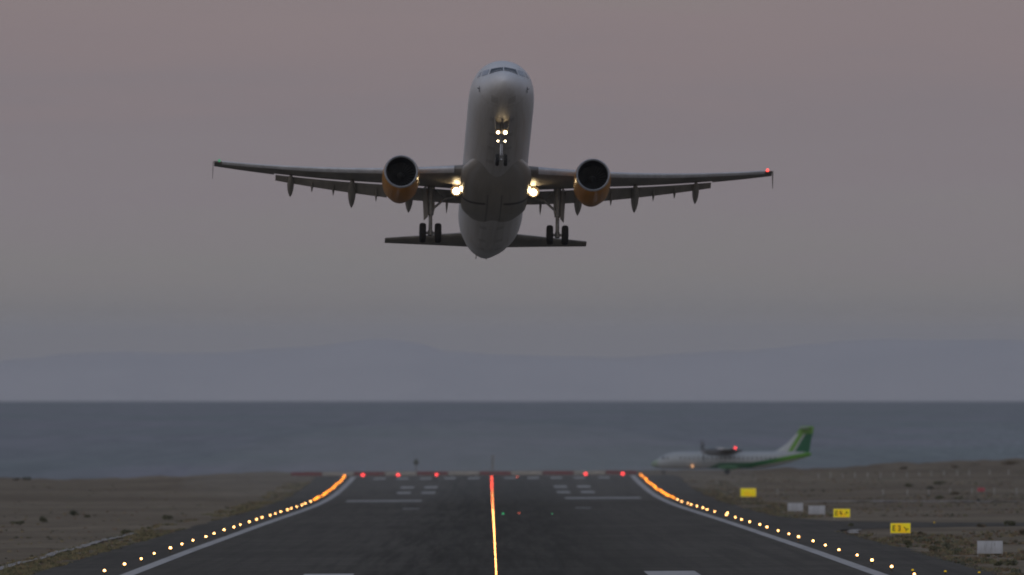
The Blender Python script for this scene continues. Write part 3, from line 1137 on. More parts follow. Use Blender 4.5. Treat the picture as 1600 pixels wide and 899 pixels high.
    mb.box((gxm + 0.33 * s_, gym + 0.15, gzm + 1.95), (0.045, 0.80, 2.0), rot=Matrix.Rotation(R(3) * s_, 3, 'Y') @ Matrix.Rotation(R(-16) * s_, 3, 'Z'), bev=0.02)
    mb.tube([(gxm, gym, gzm + 1.6), (gxm + 0.34 * s_, gym, gzm + 1.6)], 0.03, 6)
    mb.tube([(gxm, gym, gzm + 2.2), (gxm + 0.36 * s_, gym, gzm + 2.2)], 0.03, 6)
    mb.build('leg_door', M['wing_grey'], gear)
    for ws in (-1, 1):
        wx = gxm + ws * 0.465
        mb = MB()
        mb.lathe([(-0.19, 0.30), (-0.205, 0.44), (-0.19, 0.53), (-0.14, 0.58), (-0.06, 0.605), (0.06, 0.605), (0.14, 0.58), (0.19, 0.53), (0.205, 0.44), (0.19, 0.30)],
                 (wx, gym, gzm), 'X', 36)
        wh = mb.build('wheel', M['tyre'], gear)
        mb = MB()
        mb.lathe([(-0.165, 0.31), (-0.20, 0.27), (-0.20, 0.10), (-0.23, 0.05), (0.23, 0.05), (0.20, 0.10), (0.20, 0.27), (0.165, 0.31)], (wx, gym, gzm), 'X', 24)
        mb.build('rim', M['hub'], wh)

    # ---- landing lamps under the wing roots
    lx, ly, lz = 2.34 * s_, 20.45, -1.74
    mb = MB()
    mb.lathe([(0.02, 0.20), (-0.05, 0.27), (-0.16, 0.34), (-0.16, 0.352), (0.10, 0.23), (0.22, 0.15), (0.28, 0.03)], (lx, ly, lz), 'Y', 24, cap0=False)  # flared ring added round the lens to imitate its halo
    mb.box((lx, ly + 0.15, lz + 0.28), (0.08, 0.12, 0.45), bev=0.01)
    ll = mb.build('landing_light', M['bowl'], air)
    mb = MB()
    mb.lathe([(-0.05, 0.02), (-0.045, 0.11), (-0.02, 0.17), (0.01, 0.20)], (lx, ly, lz), 'Y', 20)
    mb.build('lamp_lens', M['land_lamp'], ll)
    mb = MB()
    tx3 = 2.10 * s_
    mb.lathe([(-0.30, 0.01), (-0.28, 0.05), (-0.24, 0.075), (0.05, 0.085), (0.10, 0.04)], (tx3 * 0.985, 19.9, -1.72), 'Y', 16)
    mb.build('turnoff_light', M['land_small'], air)

    # ---- tailplane
    mb = MB()
    rings = []
    for x, le, c, z in ((0.7, 39.0, 4.1, 0.98), (1.2, 39.25, 3.85, 1.02), (3.0, 40.45, 2.95, 1.22), (5.0, 41.75, 1.98, 1.43), (6.18, 42.5, 1.42, 1.55), (6.24, 42.62, 1.25, 1.56)):
        inc = R(-3.5)
        us = [0.5 - 0.5 * math.cos(math.pi * k / 10) for k in range(11)]
        pts = [(u, 0.96 * foil(u, 0.095)[0] * 1.0) for u in reversed(us)] + [(u, -0.96 * foil(u, 0.095)[0]) for u in us[1:]]
        rings.append([(s_ * x, le + u * c * math.cos(inc), z + v * c - u * c * math.sin(inc)) for u, v in pts])
    mb.loft(rings)
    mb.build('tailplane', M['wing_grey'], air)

# fin (hidden behind the fuselage from here, seen from the side)
mb = MB()
rings = []
for z, le, c in ((1.5, 35.6, 7.0), (2.1, 36.6, 6.0), (3.5, 37.7, 5.1), (5.5, 39.25, 3.9), (7.4, 40.75, 2.75), (7.85, 41.1, 2.3)):
    us = [0.5 - 0.5 * math.cos(math.pi * k / 10) for k in range(11)]
    pts = [(u, foil(u, 0.09)[0]) for u in reversed(us)] + [(u, -foil(u, 0.09)[0]) for u in us[1:]]
    rings.append([(v * c, le + u * c, z) for u, v in pts])
mb.loft(rings)
mb.build('fin', M['orange'], air)

# ---- nose gear
ny, nzb = 5.07, -4.22
mb = MB()
mb.tube([(0, ny - 0.25, -1.85), (0, ny, nzb + 1.0)], [0.11, 0.10], 14)
mb.tube([(0, ny - 1.35, -1.80), (0, ny - 0.05, nzb + 1.15)], 0.05, 10)
mb.tube([(-0.36, ny, nzb), (0.36, ny, nzb)], 0.055, 10)
mb.tube([(0, ny - 0.12, nzb + 1.0), (0, ny - 0.34, nzb + 0.5), (0, ny - 0.08, nzb + 0.08)], 0.035, 8)
mb.tube([(-0.24, ny - 0.16, nzb + 1.66), (0.24, ny - 0.16, nzb + 1.66)], 0.035, 8)
mb.tube([(-0.22, ny - 0.12, nzb + 1.05), (0.22, ny - 0.12, nzb + 1.05)], 0.03, 8)
ng = mb.build('nose_gear', M['strut'], air)
mb = MB()
mb.tube([(0, ny, nzb + 1.05), (0, ny, nzb)], 0.075, 14)
mb.build('oleo', M['oleo'], ng)
for ws in (-1, 1):
    wx = ws * 0.25
    mb = MB()
    mb.lathe([(-0.10, 0.18), (-0.11, 0.27), (-0.10, 0.32), (-0.05, 0.365), (0.05, 0.365), (0.10, 0.32), (0.11, 0.27), (0.10, 0.18)], (wx, ny, nzb), 'X', 30)
    wh = mb.build('wheel', M['tyre'], ng)
    mb = MB()
    mb.lathe([(-0.09, 0.185), (-0.115, 0.15), (-0.12, 0.04), (0.12, 0.04), (0.115, 0.15), (0.09, 0.185)], (wx, ny, nzb), 'X', 20)
    mb.build('rim', M['hub'], wh)
    # take-off lamps above, smaller turn-off lamps below
    mb = MB()
    r1 = 0.085 if ws < 0 else 0.105
    mb.lathe([(-0.030, 0.01), (-0.024, r1 * 0.6), (-0.005, r1)], (ws * 0.215, ny - 0.22, nzb + 1.66), 'Y', 18)
    mb.build('headlight', M['nose_lamp'], ng)
    mb = MB()
    mb.lathe([(0.0, r1 + 0.01), (-0.05, r1 + 0.05), (-0.11, r1 + 0.075), (-0.11, r1 + 0.085), (0.06, r1 + 0.03), (0.14, 0.05), (0.16, 0.01)], (ws * 0.215, ny - 0.22, nzb + 1.66), 'Y', 18, cap0=False)  # flare added around the headlight to suggest a halo
    mb.build('lamp_housing', M['bowl'], ng)
    mb = MB()
    mb.lathe([(-0.02, 0.01), (-0.016, 0.035), (0.0, 0.055)], (ws * 0.215, ny - 0.18, nzb + 1.12), 'Y', 14)
    mb.build('turnoff_light', M['land_small'], ng)
    mb = MB()
    mb.lathe([(-0.07, 0.062), (-0.07, 0.075), (0.05, 0.07), (0.10, 0.02)], (ws * 0.215, ny - 0.18, nzb + 1.12), 'Y', 14, cap0=False)
    mb.build('lamp_housing', M['strut'], ng)
    mb = MB()
    mb.box((ws * 0.42, ny - 0.75, -2.20), (0.03, 1.5, 0.52), rot=Matrix.Rotation(R(8) * ws, 3, 'Y'), bev=0.012)
    mb.build('gear_door', M['wing_grey'], ng)
# aerials and drains under the belly
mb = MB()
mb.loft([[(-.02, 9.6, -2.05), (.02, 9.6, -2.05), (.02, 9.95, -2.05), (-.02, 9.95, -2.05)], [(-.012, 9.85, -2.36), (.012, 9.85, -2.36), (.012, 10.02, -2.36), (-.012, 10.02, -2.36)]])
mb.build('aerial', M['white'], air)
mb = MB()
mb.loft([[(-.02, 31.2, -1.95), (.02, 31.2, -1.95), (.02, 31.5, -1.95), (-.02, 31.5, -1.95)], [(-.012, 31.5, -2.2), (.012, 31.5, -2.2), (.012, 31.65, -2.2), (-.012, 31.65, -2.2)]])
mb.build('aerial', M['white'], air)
mb = MB()
mb.tube([(-0.62, 40.2, -0.05), (-0.66, 40.35, -0.30)], 0.03, 8)
mb.build('drain_mast', M['strut'], air)
mb = MB()
mb.tube([(0.08, 44.35, 0.90), (0.08, 44.75, 0.98)], [0.07, 0.05], 10)
mb.build('tail_lamp', M['hub'], air)


# ================================================================== second aircraft: a turboprop on the ground by the runway end
TD = 3300.0
tpx = (1017 - 765) / FPX * TD + CAM.x
tpz = land(tpx + 13, TD) - 0.02
tp = empty('turboprop', (tpx, TD, tpz), (0, 0, R(2.0)))
tag(tp, 'white and green turboprop with high wing standing by the far runway end', 'aircraft')
TS = [(0, 1.75, 1.60, .05), (.25, 2.05, 1.35, .36), (.8, 2.42, 1.13, .70), (1.6, 2.86, .98, 1.02), (2.6, 3.40, .92, 1.25), (3.8, 3.72, .90, 1.37), (5, 3.80, .90, 1.40), (17.5, 3.80, .90, 1.40),
      (19.5, 3.82, 1.05, 1.33), (21.5, 3.86, 1.42, 1.15), (23.5, 3.90, 1.95, .86), (25.5, 3.84, 2.58, .50), (27.0, 3.62, 3.12, .18), (27.2, 3.5, 3.3, .06)]


def tring(x, t, b, h, k0=1.0):
    return [(x, h * k0 * math.cos(2 * math.pi * k / 28), (t + b) / 2 + (t - b) / 2 * k0 * math.sin(2 * math.pi * k / 28)) for k in range(28)]


mb = MB()
mb.loft([tring(*s_) for s_ in TS])
m = Mat('turboprop livery', (0.6, 0.63, 0.64), 0.35, coat=0.3)
o = m.xyz()
wv = m.noise((0.2, 0.2, 0.2), 2, 0.5, 61)
# green swoosh that starts under the wing and climbs towards the tail
edge = m.math('ADD', m.rng(o['X'], 8.0, 12.0, 0.55, 1.95), m.rng(o['X'], 17.0, 27.0, 0.0, 1.85, smooth=False))
lo_ = m.math('SUBTRACT', o['Z'], edge)
g1 = m.rng(lo_, -0.05, 0.05, 1.0, 0.0)
edge2 = m.math('SUBTRACT', edge, 0.75)
g2 = m.rng(m.math('SUBTRACT', o['Z'], edge2), -0.05, 0.05, 1.0, 0.0)
col = m.mix(g1, (0.42, 0.45, 0.46), (0.022, 0.17, 0.055))
col = m.mix(m.math('MULTIPLY', g1, m.rng(o['X'], 19.0, 24.0)), col, (0.12, 0.36, 0.03))
col = m.mix(m.math('MULTIPLY', g2, m.rng(o['X'], 16.0, 18.0)), col, (0.45, 0.48, 0.48))
col = m.mix(m.rng(o['X'], 1.6, 0.6, 0.0, 0.6), col, (0.16, 0.30, 0.10))
wn = m.math('FRACT', m.math('MULTIPLY', o['X'], 1 / 0.76))
wn = m.math('MULTIPLY', m.rng(m.math('ABSOLUTE', m.math('SUBTRACT', wn, 0.5)), 0.15, 0.2, 1.0, 0.0), m.rng(m.math('ABSOLUTE', m.math('SUBTRACT', o['Z'], 2.72)), 0.16, 0.2, 1.0, 0.0))
wn = m.math('MULTIPLY', wn, m.math('MULTIPLY', m.rng(o['X'], 4.6, 4.7), m.rng(o['X'], 21.0, 21.1, 1.0, 0.0)))
col = m.mix(wn, col, (0.04, 0.045, 0.05))
m.color(col)
mb.build('fuselage', m.m, tp)
mb = MB()          # cockpit glazing
cv = []
for x0, z0, x1, z1 in ((1.75, 2.55, 2.35, 3.12), (2.45, 2.58, 3.0, 3.15)):
    for sy_ in (-1, 1):
        def on(x, z):
            for a_, b__ in zip(TS[:-1], TS[1:]):
                if x <= b__[0]:
                    t = (x - a_[0]) / (b__[0] - a_[0])
                    tt, bb, hh = [a_[i] + (b__[i] - a_[i]) * t for i in (1, 2, 3)]
                    zc, hv = (tt + bb) / 2, (tt - bb) / 2
                    return sy_ * (hh * math.sqrt(max(0.02, 1 - ((z - zc) / hv) ** 2)) + 0.02)
        q4 = [(x0, z0), (x1, z0), (x1 - 0.05, min(z1, z0 + 0.42)), (x0 + 0.25, min(z1, z0 + 0.36))]
        mb = MB()
        mb.add([(x, on(x, z), z) for x, z in q4], [(0, 1, 2, 3)])
        mb.build('cockpit_window', M['glass'], tp)
# swept fin with green bands
mb = MB()
rings = []
for z, x0, c in ((3.3, 19.6, 6.9), (4.1, 21.5, 5.4), (5.2, 23.1, 3.9), (6.6, 24.4, 2.95), (7.8, 25.25, 2.35), (8.1, 25.4, 2.1)):
    us = [0.5 - 0.5 * math.cos(math.pi * k / 8) for k in range(9)]
    pts = [(u, foil(u, 0.10)[0]) for u in reversed(us)] + [(u, -foil(u, 0.10)[0]) for u in us[1:]]
    rings.append([(x0 + u * c, v * c, z) for u, v in pts])
mb.loft(rings)
m = Mat('turboprop fin livery', (0.5, 0.5, 0.5), 0.4, coat=0.3)
o = m.xyz()
q_ = m.math('SUBTRACT', o['X'], m.math('MULTIPLY', o['Z'], 0.62))      # distance along the chord, sweep removed
col = m.mix(m.rng(q_, 20.75, 20.85), (0.50, 0.54, 0.54), (0.14, 0.38, 0.03))
col = m.mix(m.rng(q_, 21.55, 21.65), col, (0.48, 0.52, 0.52))
col = m.mix(m.rng(q_, 21.9, 22.0), col, (0.02, 0.16, 0.07))
col = m.mix(m.rng(o['Z'], 6.75, 6.9), col, (0.15, 0.36, 0.04))
m.color(col)
mb.build('fin', m.m, tp)
mb = MB()
rings = []
for yy in span(-3.65, 3.65, 8):
    c = 1.9 - 0.20 * abs(yy)
    us = [0.5 - 0.5 * math.cos(math.pi * k / 8) for k in range(9)]
    pts = [(u, foil(u, 0.11)[0]) for u in reversed(us)] + [(u, -foil(u, 0.11)[0]) for u in us[1:]]
    rings.append([(25.15 + 0.09 * abs(yy) + u * c, yy, 7.85 + v * c) for u, v in pts])
mb.loft(rings)
mb.build('tailplane', M['plain_white'], tp)
mb = MB()
rings = []
for yy in (-13.5, -9, -4.5, 0, 4.5, 9, 13.5):
    c = 2.6 if abs(yy) < 5 else 2.6 - (abs(yy) - 5) * 0.13
    us = [0.5 - 0.5 * math.cos(math.pi * k / 10) for k in range(11)]
    pts = [(u, foil(u, 0.16)[0]) for u in reversed(us)] + [(u, foil(u, 0.12)[1]) for u in us[1:]]
    rings.append([(11.2 + 0.03 * abs(yy) + u * c, yy, 4.05 + 0.02 * abs(yy) + v * c) for u, v in pts])
mb.loft(rings)
mb.build('wing', M['plain_white'], tp)
mb = MB()
mb.loft([[(10.6, -.5, 3.6), (10.6, .5, 3.6), (10.6, .4, 3.85), (10.6, -.4, 3.85)], [(11.4, -.9, 3.6), (11.4, .9, 3.6), (11.4, .7, 4.2), (11.4, -.7, 4.2)],
         [(13.6, -.9, 3.6), (13.6, .9, 3.6), (13.6, .7, 4.2), (13.6, -.7, 4.2)], [(15.2, -.4, 3.6), (15.2, .4, 3.6), (15.2, .3, 3.8), (15.2, -.3, 3.8)]])
mb.build('wing_root_fairing', M['plain_white'], tp)
for sy_ in (-1, 1):
    yy = 4.05 * sy_
    mb = MB()
    mb.loft([[(x, yy + hw * math.cos(2 * math.pi * k / 16), zc + hv * math.sin(2 * math.pi * k / 16)) for k in range(16)]
             for x, hw, hv, zc in ((8.9, .28, .28, 3.75), (9.3, .42, .45, 3.72), (10.2, .50, .58, 3.70), (12.0, .48, .58, 3.72), (14.0, .34, .42, 3.85), (15.3, .08, .12, 4.0))])
    en = mb.build('engine', M['prop_grey'], tp)
    mb = MB()
    mb.lathe([(-0.55, 0.03), (-0.40, 0.16), (-0.15, 0.25), (0.05, 0.28)], (8.85, yy, 3.75), 'X', 16)
    mb.build('spinner', M['hub'], en)
    mb = MB()
    for k in range(6):
        a_ = 2 * math.pi * (k + 0.3) / 6
        ca, sa = math.cos(a_), math.sin(a_)
        vs_ = []
        for rr, ch in ((0.25, .10), (0.7, .16), (1.4, .17), (1.96, .09)):
            for q_ in (-1, 1):
                for th_ in (-0.012, 0.012):
                    vs_.append((8.75 + q_ * ch * 0.5 + th_, yy + ca * rr - sa * q_ * ch * 0.8, 3.75 + sa * rr + ca * q_ * ch * 0.8))
        fs_ = []
        for r_ in range(3):
            o_ = r_ * 4
            fs_ += [(o_, o_ + 2, o_ + 6, o_ + 4), (o_ + 1, o_ + 5, o_ + 7, o_ + 3), (o_, o_ + 4, o_ + 5, o_ + 1), (o_ + 2, o_ + 3, o_ + 7, o_ + 6)]
        fs_ += [(12, 14, 15, 13), (0, 1, 3, 2)]
        mb.add(vs_, fs_)
    mb.build('propeller', M['prop_grey'], en)
    mb = MB()
    mb.loft([[(11.0 + 4.2 * t_, (1.25 + 0.5 * math.sin(math.pi * t_)) * sy_ + hw * math.cos(2 * math.pi * k / 12), 1.15 + 0.5 * math.sin(math.pi * t_) * math.sin(2 * math.pi * k / 12)) for k in range(12)]
             for t_, hw in ((0.02, .1), (0.2, .35), (0.5, .45), (0.8, .35), (0.98, .1))])
    mb.build('gear_pod', M['green_paint'], tp)
    for dx in (0,):
        mb = MB()
        mb.lathe([(-0.16, 0.2), (-0.17, 0.34), (-0.1, 0.43), (0.1, 0.43), (0.17, 0.34), (0.16, 0.2)], (12.9, 2.05 * sy_, 0.43), 'Y', 20)
        mb.build('wheel', M['tyre'], tp)
mb = MB()
mb.lathe([(-0.2, 0.1), (-0.22, 0.22), (-0.15, 0.28), (0.15, 0.28), (0.22, 0.22), (0.2, 0.1)], (2.15, 0, 0.28), 'Y', 18)
nw = mb.build('nose_wheel', M['tyre'], tp)
mb = MB()
mb.tube([(2.15, 0, 0.3), (2.05, 0, 1.1)], 0.08, 8)
mb.build('strut', M['strut'], nw)
mb = MB()
mb.lathe([(-0.20, 0.02), (-0.12, 0.15), (0.0, 0.18), (0.10, 0.15), (0.16, 0.03)], (14.3, 0, 4.46), 'Z', 14)
mb.build('beacon', M['end_red'], tp)['label'] = 'red beacon on top of the wing'
mb = MB()
mb.lathe([(-0.15, 0.04), (-0.08, 0.18), (0.0, 0.22), (0.15, 0.16)], (6.95, -1.62, 1.35), 'Y', 14)
mb.build('landing_light', emitter('taxi lamp', (1.0, 0.5, 0.22), 1.2), tp)['label'] = 'warm lamp low on the fuselage'


# ================================================================== runway lights
def edge_light(lens_mat, cat_lab, group, size=1.0):
    mb = MB()
    mb.lathe([(0.0, 0.15), (0.02, 0.15), (0.04, 0.05), (0.20, 0.045), (0.22, 0.09), (0.26, 0.09)], (0, 0, 0), 'Z', 12)
    root = mb.build('edge_light', M['lamp_case'])
    mb = MB()
    mb.lathe([(0.262, 0.055 * size), (0.29, 0.075 * size), (0.335, 0.08 * size), (0.38 + 0.05 * (size - 1), 0.06 * size), (0.40 + 0.1 * (size - 1), 0.02)], (0, 0, 0), 'Z', 14)
    mb.build('lens', lens_mat, root)
    tag(root, cat_lab, 'runway light', group)
    return root


def row(proto, spots):
    for i, (x, d_) in enumerate(spots):
        o = proto if i == 0 else copy_tree(proto)
        o.location = (x, d_, rz(x, d_) + 0.02)
        k_ = 1.0 + 0.22 * math.sin(i * 2.7 + x) * math.cos(i * 1.3)
        o.scale = (k_, k_, 0.5 + 0.5 * k_)


ds = [1152 + 60 * k for k in range(36)]
ds = [d_ for d_ in ds if d_ < RUN_END - 5]
jit = lambda i, s_: 0.10 * math.sin(i * 2.3 + s_) + (0.75 if (s_ == 1 and i in (16, )) else 0)
for s_, x, side in ((1, 24.05, 'right'), (2, -24.75, 'left')):
    warm = [(x + jit(i, s_), d_) for i, d_ in enumerate(ds) if d_ < 2640]
    amb = [(x + jit(i, s_), d_) for i, d_ in enumerate(ds) if d_ >= 2640]
    # every second amber light is added, so the row merges into one glow
    amb = [(a_, d_ + o_) for a_, d_ in amb for o_ in (0, 30) if d_ + o_ < RUN_END]
    row(edge_light(M['edge_warm'], 'warm white runway edge light beside the white stripe on the %s' % side, 'warm edge lights along the %s of the runway' % side), warm)
    row(edge_light(M['edge_amber'], 'amber runway edge light in the glowing far stretch on the %s' % side, 'amber edge lights at the far %s of the runway' % side, 1.6), amb)


def inset_light(lens_mat, lab, group, r_=0.055, h=0.03, name='centre_light'):
    mb = MB()
    mb.lathe([(0.0, r_ * 1.6), (h * 0.4, r_ * 1.5), (h * 0.7, r_ * 1.05)], (0, 0, 0), 'Z', 10, mat=0)
    root = mb.build(name, M['galv'])
    mb = MB()
    mb.lathe([(h * 0.71, r_), (h * 1.3, r_ * 0.95), (h * 1.8, r_ * 0.55), (h * 1.95, r_ * 0.1)], (0, 0, 0), 'Z', 10)
    mb.build('lens', lens_mat, root)
    tag(root, lab, 'runway light', group)
    return root


cd = [1120 + 15 * k for k in range(143)]
cd = [d_ for d_ in cd if d_ < RUN_END - 5]
row(inset_light(M['cl_warm'], 'warm white centre line light in the near straight row', 'warm lights of the runway centre line'), [(-0.52, d_) for d_ in cd if d_ < 2345])
mixd = [d_ for d_ in cd if 2345 <= d_ < 2945]
row(inset_light(M['cl_warm'], 'warm centre line light alternating with red ones farther off', 'warm lights among red on the centre line'), [(-0.54, d_) for d_ in mixd[::2]])
row(inset_light(M['cl_red'], 'red centre line light alternating with warm white ones', 'red lights among warm on the centre line', 0.07), [(-0.54, d_) for d_ in mixd[1::2]])
row(inset_light(M['cl_red'], 'red centre line light in the last stretch before the runway end', 'red lights ending the centre line', 0.10, 0.06), [(-0.58, d_) for d_ in cd if d_ >= 2945])

for px, lab in ((567, 'red end light nearest the amber row on the left'), (622, 'red end light second from the left at the runway end'),
                (682, 'red end light third from the left in front of a red barrier'), (915, 'large red end light right of the centre line'),
                (973, 'red end light nearest the amber row on the right')):
    x = (px - 765) / FPX * 3244 + CAM.x
    mb = MB()
    mb.lathe([(0.0, 0.2), (0.03, 0.2), (0.05, 0.07), (0.12, 0.07), (0.14, 0.2)], (0, 0, 0), 'Z', 12)
    root = mb.build('end_light', M['lamp_case'])
    mb = MB()
    k_ = 0.8 if px == 682 else 1.0
    mb.lathe([(0.14, 0.20 * k_), (0.28, 0.26 * k_), (0.44, 0.24 * k_), (0.56, 0.10)], (0, 0, 0), 'Z', 14)
    mb.build('lens', M['end_red'], root)
    root.location = (x, 3244, rz(x, 3244) + 0.03)
    tag(root, lab, 'runway light', 'red lights across the runway end')
for px, d_, mk, lab in ((786, 2190, 'tiny_green', 'tiny green inset light just right of the centre line'), (863, 2190, 'tiny_green', 'faint green inset light farther right of the centre line'),
                        (811, 2205, 'tiny_red', 'tiny dim red inset light between two green ones'), (808, 3215, 'tiny_red', 'small dim orange red light at the runway end right of centre')):
    x = (px - 765) / FPX * d_ + CAM.x
    rad_ = {786: 0.085, 863: 0.035, 811: 0.04, 808: 0.14}[px]
    o = inset_light(M[mk], lab, 'stray inset lights on the runway', rad_, 0.08 if px != 863 else 0.05, 'inset_light')
    o.location = (x, d_, rz(x, d_) + 0.035)


# ================================================================== barrier panels, masts behind the runway end
words = ['first', 'second', 'third', 'fourth', 'fifth', 'sixth', 'seventh', 'eighth', 'ninth', 'tenth', 'eleventh']
BD = 3274.0
for k in range(11):
    xc = -34.3 + 5.28 * (k + 0.5)
    red = k % 2 == 0
    root = empty('barrier', (xc, BD + 1.2 * math.sin(k * 1.7), land(xc, BD) + 0.02), (0, 0, R(1.5) * math.sin(k)))
    mb = MB()
    mb.box((0, 0, 0.48), (5.12, 0.30, 0.56), bev=0.03)
    mb.build('panel', M['bar_red'] if red else M['bar_white'], root)
    for xo in (-2.0, 2.0):
        mb = MB()
        mb.box((xo, 0, 0.10), (0.22, 0.7, 0.24), bev=0.02)
        mb.build('foot', M['galv'], root)
    tag(root, '%s low barrier panel behind the runway end, %s of eleven from the left' % ('dark red' if red else 'cream', words[k]), 'barrier', 'red and cream barriers behind the runway end')

x = (650 - 765) / FPX * 3300 + CAM.x
root = empty('mast', (x, 3300, land(x, 3300)))
mb = MB()
mb.tube([(0, 0, -0.2), (0, 0, 1.9)], [0.13, 0.09], 8)
mb.build('pole', M['strut'], root)
mb = MB()
mb.box((0, 0, 2.15), (0.9, 0.4, 0.55), bev=0.12)
mb.box((0.05, 0, 2.6), (0.5, 0.3, 0.4), bev=0.1)
mb.tube([(-0.55, 0, 2.2), (0.55, 0, 2.3)], 0.05, 6)
mb.build('instrument_box', M['leaf_dark'], root)
tag(root, 'short dark mast with a box on top left of the centre line', 'mast')
x = (769.5 - 765) / FPX * 3302 + CAM.x
root = empty('mast', (x, 3302, land(x, 3302)))
mb = MB()
mb.tube([(0, 0, -0.2), (0, 0, 3.4)], [0.20, 0.13], 8)
mb.build('pole', M['strut'], root)
mb = MB()
for z in (1.7, 2.5, 3.2):
    mb.tube([(-0.55, 0, z), (0.55, 0, z)], 0.05, 6)
mb.tube([(0.28, 0, 1.6), (0.28, 0, 3.55)], 0.06, 6)
mb.build('aerial', M['galv'], root)
tag(root, 'tall grey mast behind the red lights of the centre line', 'mast')


# ================================================================== boards and signs on the right verge
GLYPH = {'E': [((0, .5), (.18, 1)), ((.31, .91), (.62, .18)), ((.28, .5), (.56, .18)), ((.31, .09), (.62, .18))],
         '3': [((.5, .5), (.18, 1)), ((.27, .91), (.60, .18)), ((.32, .5), (.50, .18)), ((.27, .09), (.60, .18))],
         '4': [((.46, .5), (.18, 1)), ((.03, .70), (.18, .62)), ((.28, .40), (.74, .18))]}


def glyph(mb, ch, x, z, h, y):
    for (cx, cz), (wd, hh) in GLYPH[ch]:
        mb.box((x + cx * h * 0.8, y, z + cz * h), (wd * h * 0.8, 0.012, hh * h))


def arrow(mb, x, z, s_, ang, y):
    rot = Matrix.Rotation(-ang, 3, 'Y')
    for c, d_, a2 in (((0, 0), (1.0, .14), 0), ((.34, .17), (.52, .14), -0.78), ((.34, -.17), (.52, .14), 0.78)):
        p = rot @ Vector((c[0] * s_, 0, c[1] * s_))
        mb.box((x + p.x, y, z + p.z), (d_[0] * s_, 0.012, d_[1] * s_), rot=Matrix.Rotation(-(ang) - a2 * -1, 3, 'Y'))


def find_d(py, x_px):
    best = None
    d_ = 1100.0
    while d_ < 3400:
        x = (x_px - 765) / FPX * d_ + CAM.x
        y = 542 - FPX * (land(x, d_) - CAM.z) / d_
        if best is None or abs(y - py) < best[0]:
            best = (abs(y - py), d_, x)
        d_ += 2.0
    return best[2], best[1]


def board(name, px0, px1, pt, pb, pbase, face, label, text=None, marks_=False, cat='sign'):
    pc = (px0 + px1) / 2
    x, d_ = find_d(pbase, pc)
    k = d_ / FPX
    wd, ht = (px1 - px0) * k, (pb - pt) * k
    z0 = (pbase - pb) * k
    root = empty(name, (x, d_, land(x, d_)))
    mb = MB()
    mb.box((0, 0, z0 + ht / 2), (wd, 0.14, ht), bev=0.025)
    pan = mb.build('panel', face, root, smooth=True)
    for xo in (-wd / 2 + 0.08, wd / 2 - 0.08) if wd < 1.75 else (-wd / 2 + 0.06, 0.0, wd / 2 - 0.06):
        mb = MB()
        mb.box((xo, 0.0, z0 / 2 - 0.04), (0.07, 0.07, z0 + 0.06))
        mb.build('leg', M['post_white'], root)
    fr = MB()
    for zz in (z0 + 0.015, z0 + ht - 0.015):
        fr.box((0, -0.078, zz), (wd - 0.02, 0.012, 0.03))
    for xx in (-wd / 2 + 0.015, wd / 2 - 0.015):
        fr.box((xx, -0.078, z0 + ht / 2), (0.03, 0.012, ht - 0.064))
    fr.build('frame', M['galv'], pan)
    if text:
        mb = MB()
        h = ht * 0.52
        zt = z0 + ht * 0.23
        xs = -wd * 0.37
        for ch in text[0]:
            glyph(mb, ch, xs, zt, h, -0.078)
            xs += h * 0.92
        arrow(mb, wd * 0.24, z0 + ht * 0.48, ht * 0.46, text[1], -0.078)
        mb.build('lettering', M['sign_black'], pan, smooth=False)
    if marks_:
        mb = MB()
        for xx, zz, w_, h_ in ((-0.37, .5, .03, .50), (-0.23, .62, .02, .35), (0.10, .48, .025, .62), (0.33, .72, .05, .24), (0.36, .35, .02, .4), (0.05, .3, .02, .3), (-0.30, .32, .015, .3)):
            mb.box((xx, -0.074, z0 + ht * zz), (w_, 0.008, ht * h_))
        mb.build('stain', M['galv'], pan, smooth=False)
    tag(root, label, cat)
    return root


board('taxiway_sign', 1391, 1423, 817, 833.5, 837, M['sign_yellow'], 'yellow sign reading E3 with an arrow pointing down right', ('E3', R(-45)))
board('taxiway_sign', 1302, 1328.5, 795, 809, 813.5, M['sign_yellow'], 'yellow sign with faint dark letters and arrow right of two white boards', ('E4', R(45)))
board('taxiway_sign', 1157, 1181.5, 763, 776.5, 780, M['sign_yellow'], 'farthest yellow sign, blank and blurred, beside the distant verge')
board('board', 1230.5, 1255, 786, 799, 803, M['board_white'], 'small white board, the left one of a pair by the taxiway', cat='board')
board('board', 1263, 1289.5, 790, 804, 807.5, M['board_white'], 'small white board, right one of a pair beside the yellow sign', cat='board')
board('board', 1526.5, 1567, 845, 865.5, 869, M['board_white'], 'large stained white board on short legs at the lower right', marks_=True, cat='board')
board('board', 1527, 1539, 762, 768.5, 772, M['pink'], 'small pink red board among the white posts at far right', cat='board')

# short marker posts with yellow tops by the verge
for i, (px, py, pb, lab) in enumerate(((1426, 892, 899, 'yellow topped marker post left of the three at the bottom right'), (1477, 894, 900, 'yellow topped marker post, middle of the three at the bottom right'),
                                       (1530, 896, 901, 'yellow topped marker post right of the three, below the white board'), (1460, 816, 819, 'tiny yellow marker beyond the E3 sign'))):
    x, d_ = find_d(pb, px)
    h = (pb - py) * d_ / FPX
    root = empty('marker_post', (x, d_, land(x, d_) + (0.1 if abs(x) < 30.5 else 0)))
    mb = MB()
    mb.tube([(0, 0, 0), (0, 0, h * 0.62)], 0.05, 8)
    mb.build('stem', M['sign_black'], root)
    mb = MB()
    mb.lathe([(h * 0.60, 0.075), (h * 0.85, 0.08), (h, 0.05)], (0, 0, 0), 'Z', 10)
    mb.build('cap', M['sign_yellow'], root)
    tag(root, lab, 'marker post', 'yellow topped markers on the right verge')

